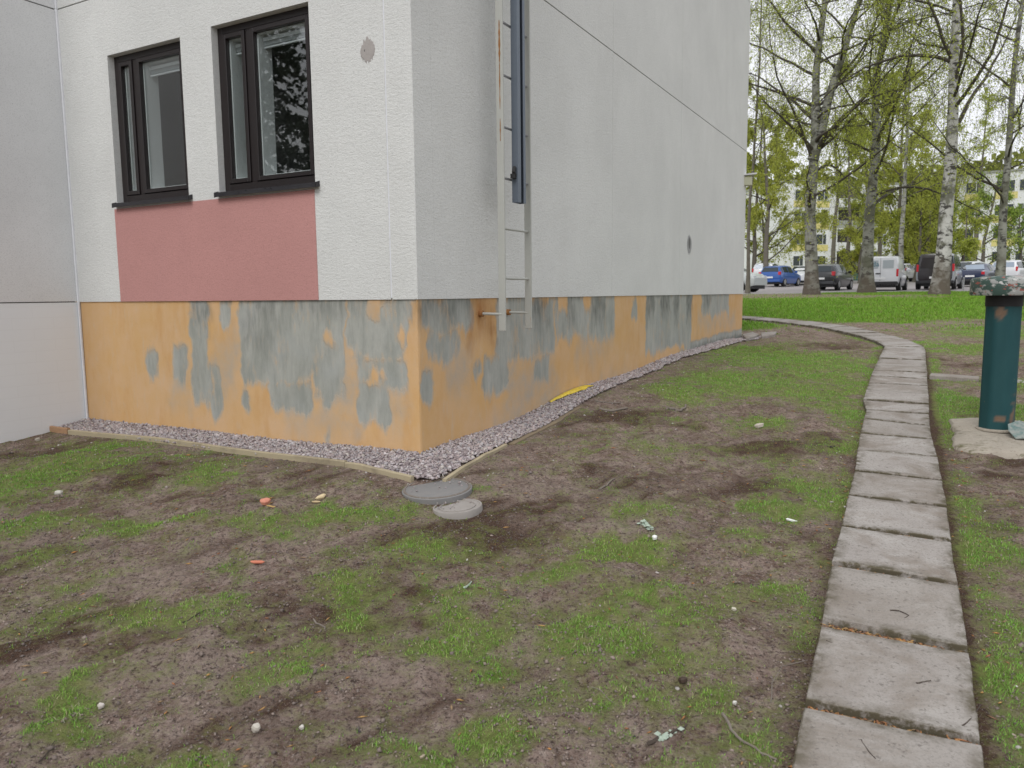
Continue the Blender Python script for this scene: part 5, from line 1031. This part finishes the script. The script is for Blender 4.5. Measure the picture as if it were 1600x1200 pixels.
def car(px, D, H, kind, paint, label, upper=None, ybase=None, rear_glass=None, text=None, roofpaint=None):
    """H: heading relative to the line of sight, degrees; the rear faces the viewer at 0"""
    c = at(px, 450, D); B_ = math.degrees(math.atan2(c[0], c[1])); hd = rad(B_+H); z = float(G(c[0], c[1]))+.055
    e = empty('parked_car' if 'van' not in kind else 'parked_van', (c[0], c[1], z), label, 'car' if 'van' not in kind else 'van', 'vehicles in the car park', rz=math.pi/2-hd)   # local +X = forward
    stn = KIND[kind]; Lc = stn[-1][0]; x0 = -Lc*.5
    def sec(s): 
        x_, zb_, zl, zr_, wb, wr = s; zm = (zb_+zl)/2
        h = [(wb*.90, zb_), (wb*.985, zb_+(zl-zb_)*.25), (wb*1.0, zm+.05), (wb*.985, zl-.03), (wb*.965, zl), (wr*1.03, zl+(zr_-zl)*.86), (wr*.93, zl+(zr_-zl)*.98), (wr*.45, zr_+.012)]
        return [(x_+x0, y_, z_) for y_, z_ in h]+[(x_+x0, -y_, z_) for y_, z_ in h[::-1]]
    V = [p for s in stn for p in sec(s)]; k = 16; F = []
    for i in range(len(stn)-1):
        for j in range(k): F.append((i*k+j, (i+1)*k+j, (i+1)*k+(j+1) % k, i*k+(j+1) % k))
    F += [tuple(range(k)), tuple(range((len(stn)-1)*k, len(stn)*k))[::-1]]
    ob = MB().add(V, F).build('body', paint, e, True)
    if upper is not None:
        ob.data.materials.append(upper)
        for p in ob.data.polygons:
            if p.center[2] > 1.0: p.material_index = 1
    # side windows: proud patches between belt and roof
    gh = [i for i, s in enumerate(stn) if s[3]-s[2] > .32]
    for sg in (1, -1):
        for a_, b_ in zip(gh[:-1], gh[1:]):
            if kind in ('van',) and stn[b_][0] < 2.7: continue
            P = []
            for ii, e_ in ((a_, .06), (b_, -.04)):
                s = stn[ii]; 
                for f in (.10, .84): P.append((s[0]+x0+e_, sg*(s[4]*.965+(s[5]*1.03-s[4]*.965)*f/.86+.012), s[2]+(s[3]-s[2])*f))
            q = [P[0], P[2], P[3], P[1]]; q2 = [(a1, b1-sg*.03, c1) for a1, b1, c1 in q]
            MB().add(q+q2, [(0, 1, 2, 3), (7, 6, 5, 4), (0, 4, 5, 1), (1, 5, 6, 2), (2, 6, 7, 3), (3, 7, 4, 0)]).build('side_window', m_cg, e)
    # windows front and rear
    def glass(i0, i1, f0, f1, name, sgn, wmul=.9, mat=m_cg):
        s0, s1 = stn[i0], stn[i1]
        zz0 = s0[3]; zz1 = s1[3]
        def pt(f, y_): x_ = s0[0]+(s1[0]-s0[0])*f; return (x_+x0+sgn*.012, y_*((s0[4]*.85)*(1-f)+(s1[5]*.93)*f)*wmul, zz0+(zz1-zz0)*f+.018)
        q = [pt(f0, -1), pt(f0, 1), pt(f1, 1), pt(f1, -1)]; q2 = [(a1-sgn*.03, b1, c1-.02) for a1, b1, c1 in q]
        MB().add(q+q2, [(0, 1, 2, 3), (7, 6, 5, 4), (0, 4, 5, 1), (1, 5, 6, 2), (2, 6, 7, 3), (3, 7, 4, 0)]).build(name, mat, e)
    if kind in ('hatch', 'suv'): glass(1, 2, .16, .94, 'rear_window', -1, mat=rear_glass or m_cg)
    elif kind == 'sedan': glass(2, 3, .08, .95, 'rear_window', -1, mat=rear_glass or m_cg)
    else:
        for sg in (-1, 1):
            if kind == 'van': MB().bx(x0-.012, x0+.02, sg*.37-.26, sg*.37+.26, 1.16, 1.58).build('rear_window', rear_glass or m_cg, e)
        if kind == 'bigvan': MB().add([(x0-.03, -.74, 1.16), (x0-.03, .74, 1.16), (x0-.012, .64, 1.72), (x0-.012, -.64, 1.72), (x0+.03, -.74, 1.16), (x0+.03, .74, 1.16), (x0+.03, .64, 1.72), (x0+.03, -.64, 1.72)], [(0, 3, 2, 1), (4, 5, 6, 7), (0, 1, 5, 4), (1, 2, 6, 5), (2, 3, 7, 6), (3, 0, 4, 7)]).build('rear_window', rear_glass or m_cg, e)
    fi = gh[-1]; glass(fi+2 if fi+2 < len(stn) else fi+1, fi, .08, .92, 'windscreen', 1)
    # lights, plate, bumper, wheels, mirrors
    wb_ = stn[1][4]; lz = {'hatch': (.78, 1.02), 'sedan': (.72, .9), 'suv': (.9, 1.2), 'van': (.72, 1.12), 'bigvan': (.95, 1.35)}[kind]
    for sg in (-1, 1):
        ya, yb_ = sorted((sg*(wb_-.20 if kind in ('hatch', 'sedan') else wb_-.13), sg*(wb_-.015))); MB().bx(x0-.01, x0+.16, ya, yb_, *lz).build('tail_light', m_red, e, bevel=.02)
        ya, yb_ = sorted((sg*.42, sg*.74)); xf = x0+stn[-2][0]; MB().bx(xf+.02, x0+Lc-.02, ya, yb_, stn[-1][2]-.02, stn[-2][2]-.06).build('headlight', m_headl, e, bevel=.02)
    MB().bx(x0-.03, x0-.005, -.26, .26, .58, .69).build('number_plate', m_plate, e); MB().bx(x0-.05, x0+.3, -wb_+.03, wb_-.03, .30, .47).build('bumper', m_blk if kind != 'hatch' else paint, e, bevel=.03)
    MB().bx(x0+.1, x0+Lc-.1, -.72, .72, .17, .34).build('underbody', m_blk, e)
    wr_ = .31 if kind in ('hatch', 'sedan') else .34
    for xa in (x0+.72, x0+Lc-.80):
        for sg in (-1, 1):
            w_ = MB().tube([(xa, sg*(wb_-.16), wr_), (xa, sg*(wb_+.045), wr_)], wr_, 20).build('wheel', m_tyre, e, True); MB().tube([(xa, sg*(wb_+.02), wr_), (xa, sg*(wb_+.055), wr_)], wr_*.62, 14).build('rim', m_rim, w_, True)
    xm = x0+stn[gh[-1]][0]+.25
    for sg in (-1, 1): ya, yb_ = sorted((sg*(wb_+.01), sg*(wb_+.2))); MB().bx(xm-.06, xm+.04, ya, yb_, stn[3][2]+.02, stn[3][2]+.17).build('wing_mirror', paint, e, bevel=.03)
    if text: text(e, x0)
    return e
white = carpaint((.62, .63, .65)); whited = carpaint((.5, .53, .52)); blue = carpaint((.012, .075, .30)); black = carpaint((.012, .013, .015)); silver = carpaint((.3, .32, .34)); navy = carpaint((.012, .02, .06)); dk = carpaint((.025, .02, .022))
m_sky_glass = M('sky_reflection_glass', (.28, .33, .40), .12)  # pale tint puts the reflected sky into the glass colour
car(1219, 56, 22, 'hatch', blue, 'bright blue hatchback seen from behind in the car park')
car(1297, 45, 16, 'hatch', black, 'black hatchback with red tail light behind the twin birch')
def vantext(e, x0):
    mt = M('teal_print', (.05, .16, .2), .5); mg = M('green_print', (.08, .25, .18), .5)
    cu = bpy.data.curves.new('lettering', 'FONT'); cu.body = 'vida'; cu.size = .36; cu.extrude = .003; cu.space_character = 1.05; o = bpy.data.objects.new('lettering', cu); COL.objects.link(o)
    dg = bpy.context.evaluated_depsgraph_get(); me = bpy.data.meshes.new_from_object(o.evaluated_get(dg)); bpy.data.objects.remove(o)
    ob = link('lettering', me, e, mt); me.materials.clear(); me.materials.append(mt); ob.rotation_euler = (rad(90), 0, rad(-90)); ob.location = (x0-.02, .66, 1.27)
    MB().bx(x0-.03, x0-.004, -.02, .22, .86, .92).build('door_handle', m_blk, e)
    MB().bx(x0-.008, x0-.001, -.006, .006, .5, 1.7).build('door_gap', m_blk, e)
m_vg = M('whitewashed_glass', (.38, .42, .44), .3)
car(1383, 42.5, 7, 'van', white, 'white delivery van with teal lettering on its rear door', rear_glass=m_vg, text=vantext)
car(1468, 44, 6, 'bigvan', silver, 'dark and silver van parked behind the thick birch', upper=dk, rear_glass=dk)
car(1128, 42, 118, 'suv', whited, 'white car front poking out past the building edge')
car(1199, 64, 10, 'suv', white, 'white car behind the blue hatchback', rear_glass=m_sky_glass)
car(1252, 60, 190, 'sedan', white, 'white car between the blue hatchback and the twin birch', rear_glass=m_sky_glass)
car(1418, 74, 25, 'hatch', white, 'small white hatchback seen right of the white van')
car(1507, 56, 200, 'suv', white, 'white car beside the thick birch right side', rear_glass=m_sky_glass)
car(1530, 50, 14, 'sedan', navy, 'dark blue saloon left of the bollard cap', rear_glass=m_sky_glass)
car(1578, 54, 12, 'suv', white, 'white car showing its roof above the bollard cap', rear_glass=m_sky_glass)
car(1446, 66, 200, 'hatch', white, 'distant white car behind the dark van')
# small things at the far side of the car park
c = at(1336, 432, 72); z = float(G(c[0], c[1])); e = empty('utility_cabinet', (c[0], c[1], z), 'small green cabinet under a yellow board left of the white van', 'cabinet')
MB().bx(-.5, .5, -.3, .3, 0, 1.3).build('cabinet_body', M('cabinet_green', (.10, .2, .17), .6), e, bevel=.03); MB().bx(-.55, .55, -.33, .33, 1.302, 1.38).build('cabinet_lid', m_fg, e)
c = at(1337, 420, 73); e = empty('notice_board', (c[0], c[1], float(G(c[0], c[1]))), 'orange yellow board on a post left of the white van', 'sign')
MB().tube([(0, 0, 0), (0, 0, 2.9)], .05, 8).build('post', m_fg, e, True); MB().bx(-.45, .45, -.12, -.06, 1.9, 2.8).build('board', M('yellow_board', (.6, .36, .03), .6), e, bevel=.01)
c = at(1505, 455, 34.5); e = empty('marker_post', (c[0], c[1], float(G(c[0], c[1]))), 'thin grey post at the car park edge right of the thick birch', 'post')
MB().tube([(0, 0, -.1), (0, 0, .62)], .03, 8).build('post', m_rung, e, True); MB().lathe([(.034, 0), (.034, .04), (.01, .06)], 10, (0, 0, .6)).build('post_cap', m_rung, e, True)
